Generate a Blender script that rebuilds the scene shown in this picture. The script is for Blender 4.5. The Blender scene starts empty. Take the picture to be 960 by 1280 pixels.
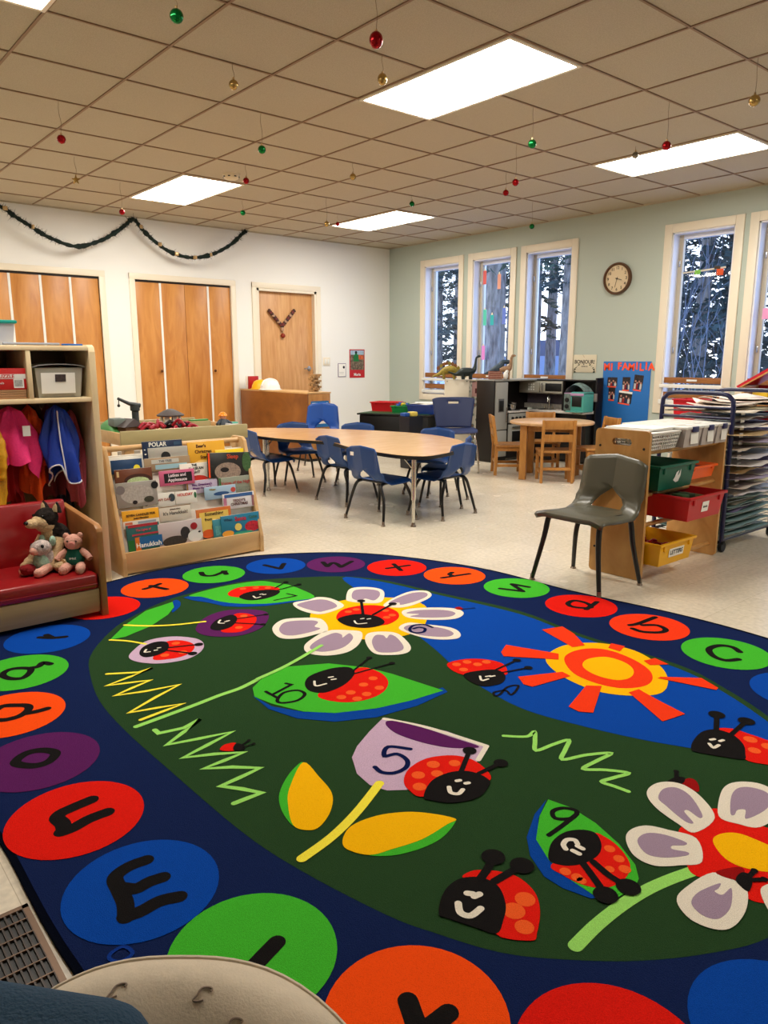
LIGHT=22.5; SKY=3.4; EXPO=0.22
import bpy, bmesh, math, random
from mathutils import Matrix, Vector, Euler
R=random.Random(7)
SC=bpy.context.scene
COL=SC.collection
PI=math.pi
H=1.15      # eye height
HC=2.73     # ceiling height
WX=7.36     # window wall
WY=8.61     # closet wall

# ------------------------------------------------------------------ camera
F_PX=930.25
_y,_p=0.8707,-0.2014
CD=Vector((math.cos(_y)*math.cos(_p),math.sin(_y)*math.cos(_p),math.sin(_p)))
CR=Vector((math.sin(_y),-math.cos(_y),0))
CU=CR.cross(CD)
cam_d=bpy.data.cameras.new('camera'); cam=bpy.data.objects.new('camera',cam_d); COL.objects.link(cam)
cam_d.sensor_fit='VERTICAL'; cam_d.sensor_height=36; cam_d.lens=F_PX/1280*36; cam_d.clip_start=.02; cam_d.clip_end=300
m=Matrix((CR,CU,-CD)).transposed().to_4x4(); m.translation=(0,0,H); cam.matrix_world=m
SC.camera=cam
# measuring helpers: where a line of sight meets a floor-parallel plane or a wall plane of the room
def ray(x,y): return CD+CR*((x-480)/F_PX)+CU*((640-y)/F_PX)
def F(x,y,z=0):
    v=ray(x,y); t=(z-H)/v.z; return Vector((v.x*t,v.y*t,z))
def atX(x,y,X):
    v=ray(x,y)*1; t=X/v.x; return Vector((X,v.y*t,v.z*t+H))
def atY(x,y,Y):
    v=ray(x,y)*1; t=Y/v.y; return Vector((v.x*t,Y,v.z*t+H))

# ------------------------------------------------------------------ materials
def lin(c):
    if isinstance(c,str):
        c=[int(c[i:i+2],16)/255 for i in (0,2,4)]
    return tuple((v/12.92 if v<=.04045 else ((v+.055)/1.055)**2.4) for v in c)+(1,)
_M={}
def mat(name,c,rough=.55,metal=0,var=0,scale=30,bump=0,bscale=None,spec=.4,emit=0,coat=0,stretch=None):
    if name in _M: return _M[name]
    m=bpy.data.materials.new(name); m.use_nodes=True; nt=m.node_tree; N=nt.nodes; L=nt.links
    b=N['Principled BSDF']; col=lin(c)
    b.inputs['Base Color'].default_value=col; b.inputs['Roughness'].default_value=rough; b.inputs['Metallic'].default_value=metal
    b.inputs['Specular IOR Level'].default_value=spec
    if coat: b.inputs['Coat Weight'].default_value=coat; b.inputs['Coat Roughness'].default_value=.15
    if emit:
        b.inputs['Emission Color'].default_value=col; b.inputs['Emission Strength'].default_value=emit
    if var or bump:
        tc=N.new('ShaderNodeTexCoord'); out=tc.outputs['Object']
        if stretch:
            mp=N.new('ShaderNodeMapping'); mp.inputs['Scale'].default_value=stretch; L.new(out,mp.inputs[0]); out=mp.outputs[0]
    if var:
        n=N.new('ShaderNodeTexNoise'); n.inputs['Scale'].default_value=scale; n.inputs['Detail'].default_value=5
        L.new(out,n.inputs['Vector'])
        r=N.new('ShaderNodeMapRange'); r.inputs[1].default_value=.3; r.inputs[2].default_value=.7; r.inputs[3].default_value=1-var; r.inputs[4].default_value=1+var
        L.new(n.outputs['Fac'],r.inputs[0])
        mx=N.new('ShaderNodeMix'); mx.data_type='RGBA'; mx.blend_type='MULTIPLY'; mx.inputs['Factor'].default_value=1
        mx.inputs['A'].default_value=col; L.new(r.outputs[0],mx.inputs['B']); L.new(mx.outputs['Result'],b.inputs['Base Color'])
    if bump:
        n2=N.new('ShaderNodeTexNoise'); n2.inputs['Scale'].default_value=bscale or scale; n2.inputs['Detail'].default_value=4
        L.new(out,n2.inputs['Vector'])
        bp=N.new('ShaderNodeBump'); bp.inputs['Strength'].default_value=bump; bp.inputs['Distance'].default_value=.01
        L.new(n2.outputs['Fac'],bp.inputs['Height']); L.new(bp.outputs[0],b.inputs['Normal'])
    _M[name]=m; return m
def wood(name,c1,c2,rough=.4,scale=(2,2,14),wave=3.0,spec=.4):
    if name in _M: return _M[name]
    m=bpy.data.materials.new(name); m.use_nodes=True; nt=m.node_tree; N=nt.nodes; L=nt.links
    b=N['Principled BSDF']; b.inputs['Roughness'].default_value=rough; b.inputs['Specular IOR Level'].default_value=spec
    tc=N.new('ShaderNodeTexCoord'); mp=N.new('ShaderNodeMapping'); mp.inputs['Scale'].default_value=scale; L.new(tc.outputs['Object'],mp.inputs[0])
    n=N.new('ShaderNodeTexNoise'); n.inputs['Scale'].default_value=wave; n.inputs['Detail'].default_value=6; n.inputs['Distortion'].default_value=1.2
    L.new(mp.outputs[0],n.inputs['Vector'])
    cr=N.new('ShaderNodeValToRGB'); cr.color_ramp.elements[0].position=.3; cr.color_ramp.elements[1].position=.7
    cr.color_ramp.elements[0].color=lin(c1); cr.color_ramp.elements[1].color=lin(c2)
    L.new(n.outputs['Fac'],cr.inputs[0]); L.new(cr.outputs[0],b.inputs['Base Color'])
    _M[name]=m; return m
def glassmat(name,tint=(1,1,1),refl=.12):
    if name in _M: return _M[name]
    m=bpy.data.materials.new(name); m.use_nodes=True; nt=m.node_tree; N=nt.nodes; L=nt.links
    for n in list(N): N.remove(n)
    o=N.new('ShaderNodeOutputMaterial'); mx=N.new('ShaderNodeMixShader'); t=N.new('ShaderNodeBsdfTransparent'); g=N.new('ShaderNodeBsdfGlossy')
    t.inputs[0].default_value=tuple(tint)+(1,); g.inputs['Roughness'].default_value=.02
    lw=N.new('ShaderNodeLayerWeight'); pw=N.new('ShaderNodeMath'); pw.operation='POWER'; pw.inputs[1].default_value=4; ma=N.new('ShaderNodeMath'); ma.operation='MULTIPLY_ADD'; ma.inputs[1].default_value=.5; ma.inputs[2].default_value=.03
    L.new(lw.outputs['Facing'],pw.inputs[0]); L.new(pw.outputs[0],ma.inputs[0]); L.new(ma.outputs[0],mx.inputs[0]); L.new(t.outputs[0],mx.inputs[1]); L.new(g.outputs[0],mx.inputs[2]); L.new(mx.outputs[0],o.inputs[0])
    _M[name]=m; return m
def clearplastic(name,c,alpha=.35):
    if name in _M: return _M[name]
    m=mat(name,c,rough=.2); m.node_tree.nodes['Principled BSDF'].inputs['Alpha'].default_value=alpha; return m

# ------------------------------------------------------------------ mesh builder
def FR(o,x,y):
    x=Vector(x).normalized(); y=Vector(y).normalized(); z=x.cross(y)
    M=Matrix((x,y,z)).transposed().to_4x4(); M.translation=Vector(o); return M
I4=Matrix.Identity(4)
def RX(a): return Matrix.Rotation(a,4,'X')
def RY(a): return Matrix.Rotation(a,4,'Y')
def RZ(a): return Matrix.Rotation(a,4,'Z')
def TR(*v): return Matrix.Translation(Vector(v if len(v)==3 else v[0]))
def catmull(P,n=6,closed=False):
    P=[Vector(p) for p in P]; out=[]; N=len(P)
    for i in range(N if closed else N-1):
        if closed: p0,p1,p2,p3=P[(i-1)%N],P[i],P[(i+1)%N],P[(i+2)%N]
        else: p0,p1,p2,p3=P[max(i-1,0)],P[i],P[i+1],P[min(i+2,N-1)]
        for k in range(n):
            t=k/n
            out.append(.5*((2*p1)+(p2-p0)*t+(2*p0-5*p1+4*p2-p3)*t*t+(3*p1-p0-3*p2+p3)*t**3))
    if not closed: out.append(P[-1])
    return out
class MB:
    def __init__(s,M=None): s.v=[];s.f=[];s.mi=[];s.sm=[];s.mats=[];s.M=M or I4
    def _m(s,m):
        if m not in s.mats: s.mats.append(m)
        return s.mats.index(m)
    def add(s,vs,fs,m,M=None,smooth=False):
        o=len(s.v); M=s.M@M if M is not None else s.M
        s.v+=[M@Vector(v) for v in vs]; k=s._m(m)
        for f in fs: s.f.append([o+i for i in f]); s.mi.append(k); s.sm.append(smooth)
        return s
    def _bm(s,bm,m,M,smooth):
        bm.verts.index_update()
        s.add([v.co.copy() for v in bm.verts],[[v.index for v in f.verts] for f in bm.faces],m,M,smooth); bm.free(); return s
    def box(s,c,d,m,bev=0,M=None,rz=0,seg=2):
        bm=bmesh.new(); bmesh.ops.create_cube(bm,size=1,matrix=Matrix.Diagonal((d[0],d[1],d[2],1)))
        if bev: bmesh.ops.bevel(bm,geom=bm.edges[:],offset=min(bev,.49*min(d)),segments=seg,affect='EDGES',profile=.5)
        T=TR(c)@RZ(rz)
        return s._bm(bm,m,(M@T if M is not None else T),bool(bev) and seg>2)
    def bx(s,x0,x1,y0,y1,z0,z1,m,bev=0,M=None,seg=2):
        return s.box(((x0+x1)/2,(y0+y1)/2,(z0+z1)/2),(abs(x1-x0),abs(y1-y0),abs(z1-z0)),m,bev,M,0,seg)
    def prism(s,poly,h,m,M=None,bev=0,smooth=False):
        # polygon in local xy, extruded +z
        bm=bmesh.new(); vs=[bm.verts.new((p[0],p[1],0)) for p in poly]; f=bm.faces.new(vs)
        r=bmesh.ops.extrude_face_region(bm,geom=[f]); 
        for g in r['geom']:
            if isinstance(g,bmesh.types.BMVert): g.co.z+=h
        bmesh.ops.recalc_face_normals(bm,faces=bm.faces[:])
        if bev: bmesh.ops.bevel(bm,geom=bm.edges[:],offset=bev,segments=2,affect='EDGES',profile=.5)
        return s._bm(bm,m,M,smooth)
    def flat(s,poly,m,M=None,z=0):
        return s.add([(p[0],p[1],z) for p in poly],[list(range(len(poly)))],m,M)
    def tube(s,pts,r,m,n=10,M=None,closed=False,caps=True):
        P=[Vector(p) for p in pts]; N=len(P)
        rr=r if isinstance(r,(list,tuple)) else [r]*N
        vs=[];fs=[]; prev=None
        for i,p in enumerate(P):
            if closed: t=(P[(i+1)%N]-P[i-1])
            else: t=P[min(i+1,N-1)]-P[max(i-1,0)]
            if t.length<1e-9: t=Vector((0,0,1))
            t.normalize()
            if prev is None:
                a=Vector((0,0,1)) if abs(t.z)<.9 else Vector((1,0,0)); u=t.cross(a).normalized()
            else:
                u=(prev-t*prev.dot(t)); u=u.normalized() if u.length>1e-6 else t.orthogonal().normalized()
            prev=u; w=t.cross(u)
            for k in range(n):
                a=2*PI*k/n; vs.append(p+(u*math.cos(a)+w*math.sin(a))*rr[i])
        for i in range(N if closed else N-1):
            j=(i+1)%N
            for k in range(n): fs.append([i*n+k,i*n+(k+1)%n,j*n+(k+1)%n,j*n+k])
        if caps and not closed: fs.append(list(range(n))[::-1]); fs.append([(N-1)*n+k for k in range(n)])
        return s.add(vs,fs,m,M,True)
    def cyl(s,p0,p1,r,m,n=16,M=None): return s.tube([p0,p1],r,m,n,M)
    def lathe(s,prof,m,n=24,M=None,smooth=True):
        vs=[];fs=[]
        for r,z in prof:
            for k in range(n): a=2*PI*k/n; vs.append((r*math.cos(a),r*math.sin(a),z))
        for i in range(len(prof)-1):
            for k in range(n): fs.append([i*n+k,i*n+(k+1)%n,(i+1)*n+(k+1)%n,(i+1)*n+k])
        if prof[0][0]>1e-4 and not (prof[1][1]==prof[0][1] and prof[1][0]<prof[0][0]): fs.append(list(range(n))[::-1])
        if prof[-1][0]>1e-4 and not (prof[-2][1]==prof[-1][1] and prof[-2][0]<prof[-1][0]): fs.append([(len(prof)-1)*n+k for k in range(n)])
        return s.add(vs,fs,m,M,smooth)
    def ball(s,c,r,m,n=16,M=None,fn=None):
        rx,ry,rz=(r,r,r) if not isinstance(r,(tuple,list)) else r
        k=max(6,n//2); vs=[(0,0,-1)];fs=[]
        for i in range(1,k):
            a=-PI/2+PI*i/k
            for j in range(n): b=2*PI*j/n; vs.append((math.cos(a)*math.cos(b),math.cos(a)*math.sin(b),math.sin(a)))
        vs.append((0,0,1)); top=len(vs)-1
        for j in range(n): fs.append([0,1+(j+1)%n,1+j])
        for i in range(k-2):
            for j in range(n): a=1+i*n; fs.append([a+j,a+(j+1)%n,a+n+(j+1)%n,a+n+j])
        a=1+(k-2)*n
        for j in range(n): fs.append([a+j,a+(j+1)%n,top])
        out=[]
        for v in vs:
            q=Vector((v[0]*rx,v[1]*ry,v[2]*rz))
            if fn: q=fn(q)
            out.append(q)
        T=TR(c); return s.add(out,fs,m,(M@T if M is not None else T),True)
    def grid(s,fn,nu,nv,m,M=None,wrap=False,skip=None):
        vs=[];fs=[]
        for j in range(nv+1):
            for i in range(nu+(0 if wrap else 1)): vs.append(Vector(fn(i/nu,j/nv)))
        w=nu+(0 if wrap else 1)
        for j in range(nv):
            for i in range(nu):
                if skip and skip(i,j): continue
                fs.append([j*w+i,j*w+(i+1)%w,(j+1)*w+(i+1)%w,(j+1)*w+i])
        return s.add(vs,fs,m,M,True)
    def text(s,t,size,m,M=None,align='CENTER',bold=0,ext=.0006,sx=1,line=.95):
        cu=bpy.data.curves.new('t','FONT'); cu.body=t; cu.size=size; cu.align_x=align; cu.align_y='CENTER'; cu.extrude=ext; cu.offset=bold; cu.space_line=line; cu.resolution_u=3
        ob=bpy.data.objects.new('t',cu); COL.objects.link(ob)
        dg=bpy.context.evaluated_depsgraph_get(); me=ob.evaluated_get(dg).to_mesh()
        s.add([(v.co.x*sx,v.co.y,v.co.z) for v in me.vertices],[list(p.vertices) for p in me.polygons],m,M)
        ob.evaluated_get(dg).to_mesh_clear(); bpy.data.objects.remove(ob); bpy.data.curves.remove(cu)
        return s
    def build(s,name,parent=None,loc=None,rz=0,solid=0,subsurf=0,bevel=0):
        me=bpy.data.meshes.new(name); me.from_pydata(s.v,[],s.f); me.update()
        for mm in s.mats: me.materials.append(mm)
        me.polygons.foreach_set('material_index',s.mi); me.polygons.foreach_set('use_smooth',s.sm)
        me.set_sharp_from_angle(angle=.7)
        o=bpy.data.objects.new(name,me); COL.objects.link(o)
        if parent: o.parent=parent
        if loc is not None: o.location=loc
        if rz: o.rotation_euler.z=rz
        if solid:
            md=o.modifiers.new('s','SOLIDIFY'); md.thickness=solid; md.offset=0
        if subsurf:
            md=o.modifiers.new('u','SUBSURF'); md.levels=md.render_levels=subsurf
        return o
def tag(o,label,cat,group=None,kind=None):
    o['label']=label; o['category']=cat
    if group: o['group']=group
    if kind: o['kind']=kind
    return o
def thing(name,label,cat,loc=(0,0,0),rz=0,group=None):
    o=bpy.data.objects.new(name,None); COL.objects.link(o); o.empty_display_size=.05
    o.location=loc; o.rotation_euler.z=rz
    return tag(o,label,cat,group)
def struct(o): o['kind']='structure'; return o
def sroot(name,loc=(0,0,0)):
    o=bpy.data.objects.new(name,None); COL.objects.link(o); o.location=loc; o['kind']='structure'; return o
KIDS={}
def kids(o): return [c for c in COL.objects if c.parent==o]
def dup(root,loc,rz,label,group=None):
    def cp(o,par):
        c=o.copy(); COL.objects.link(c)
        if par: c.parent=par
        for k in kids(o): cp(k,c)
        return c
    r=cp(root,None); r.location=loc; r.rotation_euler.z=rz; r['label']=label
    if group: r['group']=group
    return r
# ------------------------------------------------------------------ the room
XB,YB=-3.0,-3.2
M_wallL=mat('white paint',(.92,.915,.895),rough=.6,bump=.05,bscale=200)
M_wallR=mat('sage paint',(.70,.74,.70),rough=.6,bump=.05,bscale=200)
M_trim=mat('cream trim',(.90,.86,.78),rough=.4)
M_white=mat('white enamel',(.90,.90,.88),rough=.35)
M_dark=mat('near black',(.05,.045,.045),rough=.5)
def floor_mat():
    m=mat('vinyl floor',(.80,.755,.68),rough=.2,spec=.5); nt=m.node_tree;N=nt.nodes;L=nt.links;b=N['Principled BSDF']
    tc=N.new('ShaderNodeTexCoord'); sc=N.new('ShaderNodeVectorMath'); sc.operation='SCALE'; sc.inputs['Scale'].default_value=1/.3048; L.new(tc.outputs['Object'],sc.inputs[0])
    fr=N.new('ShaderNodeVectorMath'); fr.operation='FRACTION'; L.new(sc.outputs[0],fr.inputs[0])
    fl=N.new('ShaderNodeVectorMath'); fl.operation='FLOOR'; L.new(sc.outputs[0],fl.inputs[0])
    sx=N.new('ShaderNodeSeparateXYZ'); L.new(fr.outputs[0],sx.inputs[0])
    mn=N.new('ShaderNodeMath'); mn.operation='MINIMUM'; L.new(sx.outputs[0],mn.inputs[0]); L.new(sx.outputs[1],mn.inputs[1])
    lt=N.new('ShaderNodeMath'); lt.operation='LESS_THAN'; lt.inputs[1].default_value=.006; L.new(mn.outputs[0],lt.inputs[0])
    f2=N.new('ShaderNodeSeparateXYZ'); L.new(fl.outputs[0],f2.inputs[0]); cb=N.new('ShaderNodeCombineXYZ'); L.new(f2.outputs[0],cb.inputs[0]); L.new(f2.outputs[1],cb.inputs[1])
    wn=N.new('ShaderNodeTexWhiteNoise'); wn.noise_dimensions='2D'; L.new(cb.outputs[0],wn.inputs['Vector'])
    m1=N.new('ShaderNodeMix'); m1.data_type='RGBA'; m1.inputs['A'].default_value=lin((.86,.815,.735)); m1.inputs['B'].default_value=lin((.84,.795,.71)); L.new(wn.outputs['Value'],m1.inputs['Factor'])
    br=N.new('ShaderNodeMix'); br.data_type='RGBA'; br.inputs['B'].default_value=lin((.72,.67,.58)); L.new(lt.outputs[0],br.inputs['Factor']); L.new(m1.outputs['Result'],br.inputs['A'])
    n=N.new('ShaderNodeTexNoise'); n.inputs['Scale'].default_value=45; n.inputs['Detail'].default_value=6; L.new(tc.outputs['Object'],n.inputs['Vector'])
    r=N.new('ShaderNodeMapRange'); r.inputs[1].default_value=.35; r.inputs[2].default_value=.65; r.inputs[3].default_value=.9; r.inputs[4].default_value=1.06; L.new(n.outputs['Fac'],r.inputs[0])
    mx=N.new('ShaderNodeMix'); mx.data_type='RGBA'; mx.blend_type='MULTIPLY'; mx.inputs['Factor'].default_value=1
    L.new(br.outputs['Result'],mx.inputs['A']); L.new(r.outputs[0],mx.inputs['B']); L.new(mx.outputs['Result'],b.inputs['Base Color'])
    n3=N.new('ShaderNodeTexNoise'); n3.inputs['Scale'].default_value=3; L.new(tc.outputs['Object'],n3.inputs['Vector'])
    r2=N.new('ShaderNodeMapRange'); r2.inputs[3].default_value=.14; r2.inputs[4].default_value=.34; L.new(n3.outputs['Fac'],r2.inputs[0]); L.new(r2.outputs[0],b.inputs['Roughness'])
    return m
struct(MB().bx(XB-.1,WX+.2,YB-.1,WY+.2,-.1,0,floor_mat()).build('floor'))
# ceiling
M_tile=mat('acoustic tile',(.735,.69,.605),rough=.9,var=.10,scale=160,bump=.35,bscale=220,spec=.1)
M_bar=mat('ceiling bar',(.56,.45,.35),rough=.6)
ceil=struct(MB().bx(XB-.1,WX+.2,YB-.1,WY+.2,HC,HC+.1,M_tile).build('ceiling'))
TU=.6096; OX,OY=1.878,3.929
b=MB()
for i in range(-9,10):
    x=OX+i*TU
    if XB<x<WX: b.bx(x-.007,x+.007,YB,WY,HC-.006,HC+.01,M_bar)
for j in range(-12,9):
    y=OY+j*TU
    if YB<y<WY: b.bx(XB,WX,y-.006,y+.006,HC-.0065,HC+.01,M_bar)
b.build('ceiling_grid',ceil)
b=MB(); b.bx(XB,WX,WY-.022,WY,HC-.012,HC,M_tile); b.bx(WX-.022,WX,YB,WY-.022,HC-.012,HC,M_tile); b.build('wall_angle',ceil)
# walls with openings
def wallY(name,y0,y1,x0,x1,holes,m):
    # wall across X with holes (xa,xb,za,zb)
    b=MB(); xs=x0
    for xa,xb,za,zb in sorted(holes):
        b.bx(xs,xa,y0,y1,0,HC,m)
        if za>0: b.bx(xa,xb,y0,y1,0,za,m)
        b.bx(xa,xb,y0,y1,zb,HC,m); xs=xb
    b.bx(xs,x1,y0,y1,0,HC,m); return struct(b.build(name))
def wallX(name,x0,x1,y0,y1,holes,m):
    b=MB(); ys=y0
    for ya,yb,za,zb in sorted(holes):
        b.bx(x0,x1,ys,ya,0,HC,m)
        if za>0: b.bx(x0,x1,ya,yb,0,za,m)
        b.bx(x0,x1,ya,yb,zb,HC,m); ys=yb
    b.bx(x0,x1,ys,y1,0,HC,m); return struct(b.build(name))
DZ=2.055
doors=[(1.89,3.118,0,DZ),(3.527,4.749,0,DZ),(5.118,6.045,0,DZ)]
wallY('wall_left',WY,WY+.16,XB-.1,WX+.2,doors,M_wallL)
CW=.085
wins=[(7.11,7.936),(6.222,7.026),(5.324,6.15),(3.466,4.276),(2.60,3.413)]
ZW0,ZW1=.60,2.495
wholes=[(a+CW,c-CW,ZW0+CW,ZW1-CW) for a,c in wins]
extra=[(1.0,1.81),(-1.2,-.39)]
WT=.22
wallX('wall_right',WX,WX+WT,YB-.1,WY+.2,wholes+[(a+CW,c-CW,ZW0+CW,ZW1-CW) for a,c in extra],M_wallR)
wallX('wall_front',XB-.1,XB,YB-.1,WY+.2,[],M_wallL)
wallY('wall_back',YB-.1,YB,XB-.1,WX+.2,[],M_wallL)
M_base=mat('grey baseboard',(.55,.52,.47),rough=.5)
b=MB(); b.bx(XB,1.82,WY-.012,WY,0,.1,M_base); b.bx(3.19,3.455,WY-.012,WY,0,.1,M_base); b.bx(4.82,5.045,WY-.012,WY,0,.1,M_base); b.bx(6.118,WX,WY-.012,WY,0,.1,M_base); struct(b.build('baseboard_left'))
struct(MB().bx(WX-.012,WX,YB,WY-.012,0,.1,M_base).build('baseboard_right'))
# closet doors
M_birch=wood('birch door',(.68,.43,.19),(.79,.55,.28),rough=.38,scale=(3,3,.55),wave=3.2)
M_oakdoor=wood('oak door',(.74,.53,.33),(.82,.63,.42),rough=.42,scale=(5,5,.5),wave=5)
M_track=mat('dark track',(.12,.09,.07),rough=.5,metal=.3)
M_brass=mat('knob bronze',(.35,.2,.1),rough=.35,metal=.6)
M_steel=mat('brushed steel',(.75,.75,.75),rough=.25,metal=1)
def casing(b,x0,x1,z1,w=.068,y=WY):
    b.bx(x0-w,x0,y-.016,y+.02,0,z1+w,M_trim,.004); b.bx(x1,x1+w,y-.016,y+.02,0,z1+w,M_trim,.004); b.bx(x0-w,x1+w,y-.018,y+.02,z1,z1+w,M_trim,.004)
def closet(n,x0,x1,knobs):
    r=sroot('door_%d'%n,((x0+x1)/2,WY,0)); o=Vector((-(x0+x1)/2,-WY,0)); T=TR(o)
    b=MB(T); casing(b,x0,x1,DZ); b.build('casing',r)
    MB(T).bx(x0,x1,WY+.01,WY+.05,DZ-.022,DZ,M_track).build('track',r)
    w=(x1-x0)/4
    for i in range(4):
        lf=MB(T).bx(x0+i*w+.003,x0+(i+1)*w-.003,WY+.012,WY+.045,.01,DZ-.024,M_birch,.002).build('panel',r)
        if i in knobs:
            kx=x0+i*w+(w-.045 if knobs[i]>0 else .045)
            MB(T).lathe([(.006,0),(.006,.018),(.016,.022),(.017,.03),(.010,.036),(0,.037)],M_brass,16,FR((kx,WY+.012,1.02),(1,0,0),(0,0,1))).build('knob',lf)
    b=MB(T)
    for i in range(1,4):
        if n==2 and i==2: continue
        b.bx(x0+i*w-.0125,x0+i*w+.0125,WY+.008,WY+.014,.01,DZ-.024,M_white)
    b.build('white_strip',r)
    MB(T).bx(x0-.02,x1+.02,WY+.12,WY+.15,0,DZ,M_dark).build('closet_back',r)
closet(1,1.89,3.118,{}); closet(2,3.527,4.749,{0:1,3:-1})
# entry door
r=sroot('door_3',(5.58,WY,0)); T=TR(-5.58,-WY,0)
b=MB(T); casing(b,5.118,6.045,DZ)
b.bx(5.118,5.15,WY-.01,WY+.14,0,DZ,M_trim); b.bx(6.013,6.045,WY-.01,WY+.14,0,DZ,M_trim); b.bx(5.118,6.045,WY-.01,WY+.14,DZ-.032,DZ,M_trim); b.build('frame',r)
lf=MB(T).bx(5.152,6.011,WY+.055,WY+.10,.008,DZ-.034,M_oakdoor,.002).build('leaf',r)
b=MB(T); b.lathe([(.033,0),(.033,.008),(.012,.012),(.012,.05)],M_steel,20,FR((5.945,WY+.055,1.035),(1,0,0),(0,0,1))); b.tube([(5.945,WY+.0,1.035),(5.90,WY-.002,1.036),(5.835,WY+.004,1.034)],[.011,.010,.008],M_steel); b.build('lever_handle',lf)
# windows
M_jamb=mat('white jamb',(.88,.89,.92),rough=.35)
M_sash=mat('sash beige',(.735,.69,.605),rough=.4)
M_glass=glassmat('window glass')
M_rail=wood('stained rail',(.50,.30,.14),(.62,.40,.20),rough=.45,scale=(3,.6,6))
def window(n,ya,yb,rails=True):
    yc=(ya+yb)/2; r=sroot('window_%d'%n,(WX,yc,ZW0)); T=TR(-WX,-yc,-ZW0)
    b=MB(T); x0,x1=WX-.018,WX+.01
    b.bx(x0,x1,ya,ya+CW,ZW0,ZW1,M_trim,.004); b.bx(x0,x1,yb-CW,yb,ZW0,ZW1,M_trim,.004); b.bx(x0-.001,x1,ya+CW,yb-CW,ZW1-CW,ZW1,M_trim,.004); b.bx(x0-.001,x1,ya+CW,yb-CW,ZW0,ZW0+CW,M_trim,.004)
    b.build('casing',r)
    b=MB(T); y0,y1,z0,z1=ya+CW,yb-CW,ZW0+CW,ZW1-CW; t=.015; xo=WX+WT+.01
    b.bx(WX,xo,y0-.001,y0+t,z0,z1,M_jamb); b.bx(WX,xo,y1-t,y1+.001,z0,z1,M_jamb); b.bx(WX,xo,y0,y1,z1-t,z1+.001,M_jamb); b.bx(WX,xo,y0,y1,z0-.001,z0+t,M_jamb); b.build('jamb',r)
    y0+=t;y1-=t;z0+=t;z1-=t; xs=WX+.11; w=.045
    b=MB(T)
    for q in ((y0,y0+w,z0,z1),(y1-w,y1,z0,z1)): b.bx(xs,xs+.045,q[0],q[1],q[2],q[3],M_sash,.004)
    b.bx(xs,xs+.045,y0+w,y1-w,z1-w,z1,M_jamb,.004); b.bx(xs,xs+.045,y0+w,y1-w,z0,z0+w,M_sash,.004)
    sa=b.build('sash',r)
    MB(T).bx(xs+.02,xs+.025,y0+w,y1-w,z0+w,z1-w,M_glass).build('pane',sa)
    for zz in (z0+.55,z1-.28):
        MB(T).bx(xs-.012,xs,y1-.03,y1-.012,zz-.03,zz+.03,M_steel,.003).build('sash_lock',sa)
    if rails:
        b=MB(T); b.bx(WX+.005,WX+.028,y0,y1,.915,.975,M_rail,.003); b.bx(WX+.005,WX+.028,y0,y1,.76,.825,M_rail,.003); b.build('guard_board',r)
        b=MB(T); b.bx(WX-.035,WX-.018,y0-.03,y1+.03,.868,.905,M_white,.003); b.bx(WX-.035,WX-.018,y0-.03,y1+.03,.70,.745,M_white,.003); b.build('guard_slat',r)
        MB(T).box((WX+.003,yc,.945),(.004,.11,.02),M_white,.001).build('rail_sticker',r)
for i,(a,c) in enumerate(wins): window(i+1,a,c)
for i,(a,c) in enumerate(extra): window(i+6,a,c)
# ceiling lights
M_diff=mat('lit diffuser',(1,.975,.93),rough=.5,emit=LIGHT)
M_lframe=mat('light frame',(.92,.88,.80),rough=.4)
names={(2,-2):'large lit ceiling panel nearest overhead, top centre of the photo',(6,-2):'lit ceiling panel closest to the window wall, at the right',(2,4):'lit ceiling panel above the closets, at the left beside the smoke detector',(6,4):'small far lit ceiling panel near the corner of the room',(-2,-2):'lit ceiling panel cut off at the top left corner'}
for u in (-2,2,6):
    for v in (-8,-2,4):
        x=OX+(u+.5)*TU; y=OY+(v+1)*TU
        if v==-8 and u!=2: continue  # of the near row only one unseen panel, added to brighten the sofa front
        lb=names.get((u,v),'lit ceiling panel outside the picture, column %s row %s'%({-2:'two',2:'three',6:'four'}[u],{-8:'one',-2:'two',4:'three'}[v]))
        t=thing('ceiling_light',lb,'ceiling light',(x,y,HC),0,'fluorescent ceiling panels')
        b=MB(); w,d,k=.305-.004,.6096-.004,.022
        b.bx(-w,-w+k,-d,d,-.016,0,M_lframe,.003); b.bx(w-k,w,-d,d,-.016,0,M_lframe,.003); b.bx(-w+k,w-k,-d,-d+k,-.016,0,M_lframe,.003); b.bx(-w+k,w-k,d-k,d,-.016,0,M_lframe,.003); b.build('frame',t)
        MB().bx(-w+k,w-k,-d+k,d-k,-.0085,-.001,M_lframe).add([(-w+k,-d+k,-.009),(-w+k,d-k,-.009),(w-k,d-k,-.009),(w-k,-d+k,-.009)],[[0,1,2,3]],M_diff).build('diffuser',t)
# smoke detector
p=F(289,218,HC); M_det=mat('detector plastic',(.86,.80,.68),rough=.45)
t=thing('smoke_detector','round cream smoke detector on the ceiling beside the left far light panel','smoke detector',(p.x,p.y,HC))
MB().lathe([(0,-.045),(.04,-.045),(.06,-.035),(.075,-.015),(.078,0)][::-1],M_det,28).build('body',t)
for k in range(8):
    a=k*PI/4; MB().box((.066*math.cos(a),.066*math.sin(a),-.024),(.012,.02,.008),M_dark,0,None,a).build('vent_slot',t)
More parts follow.
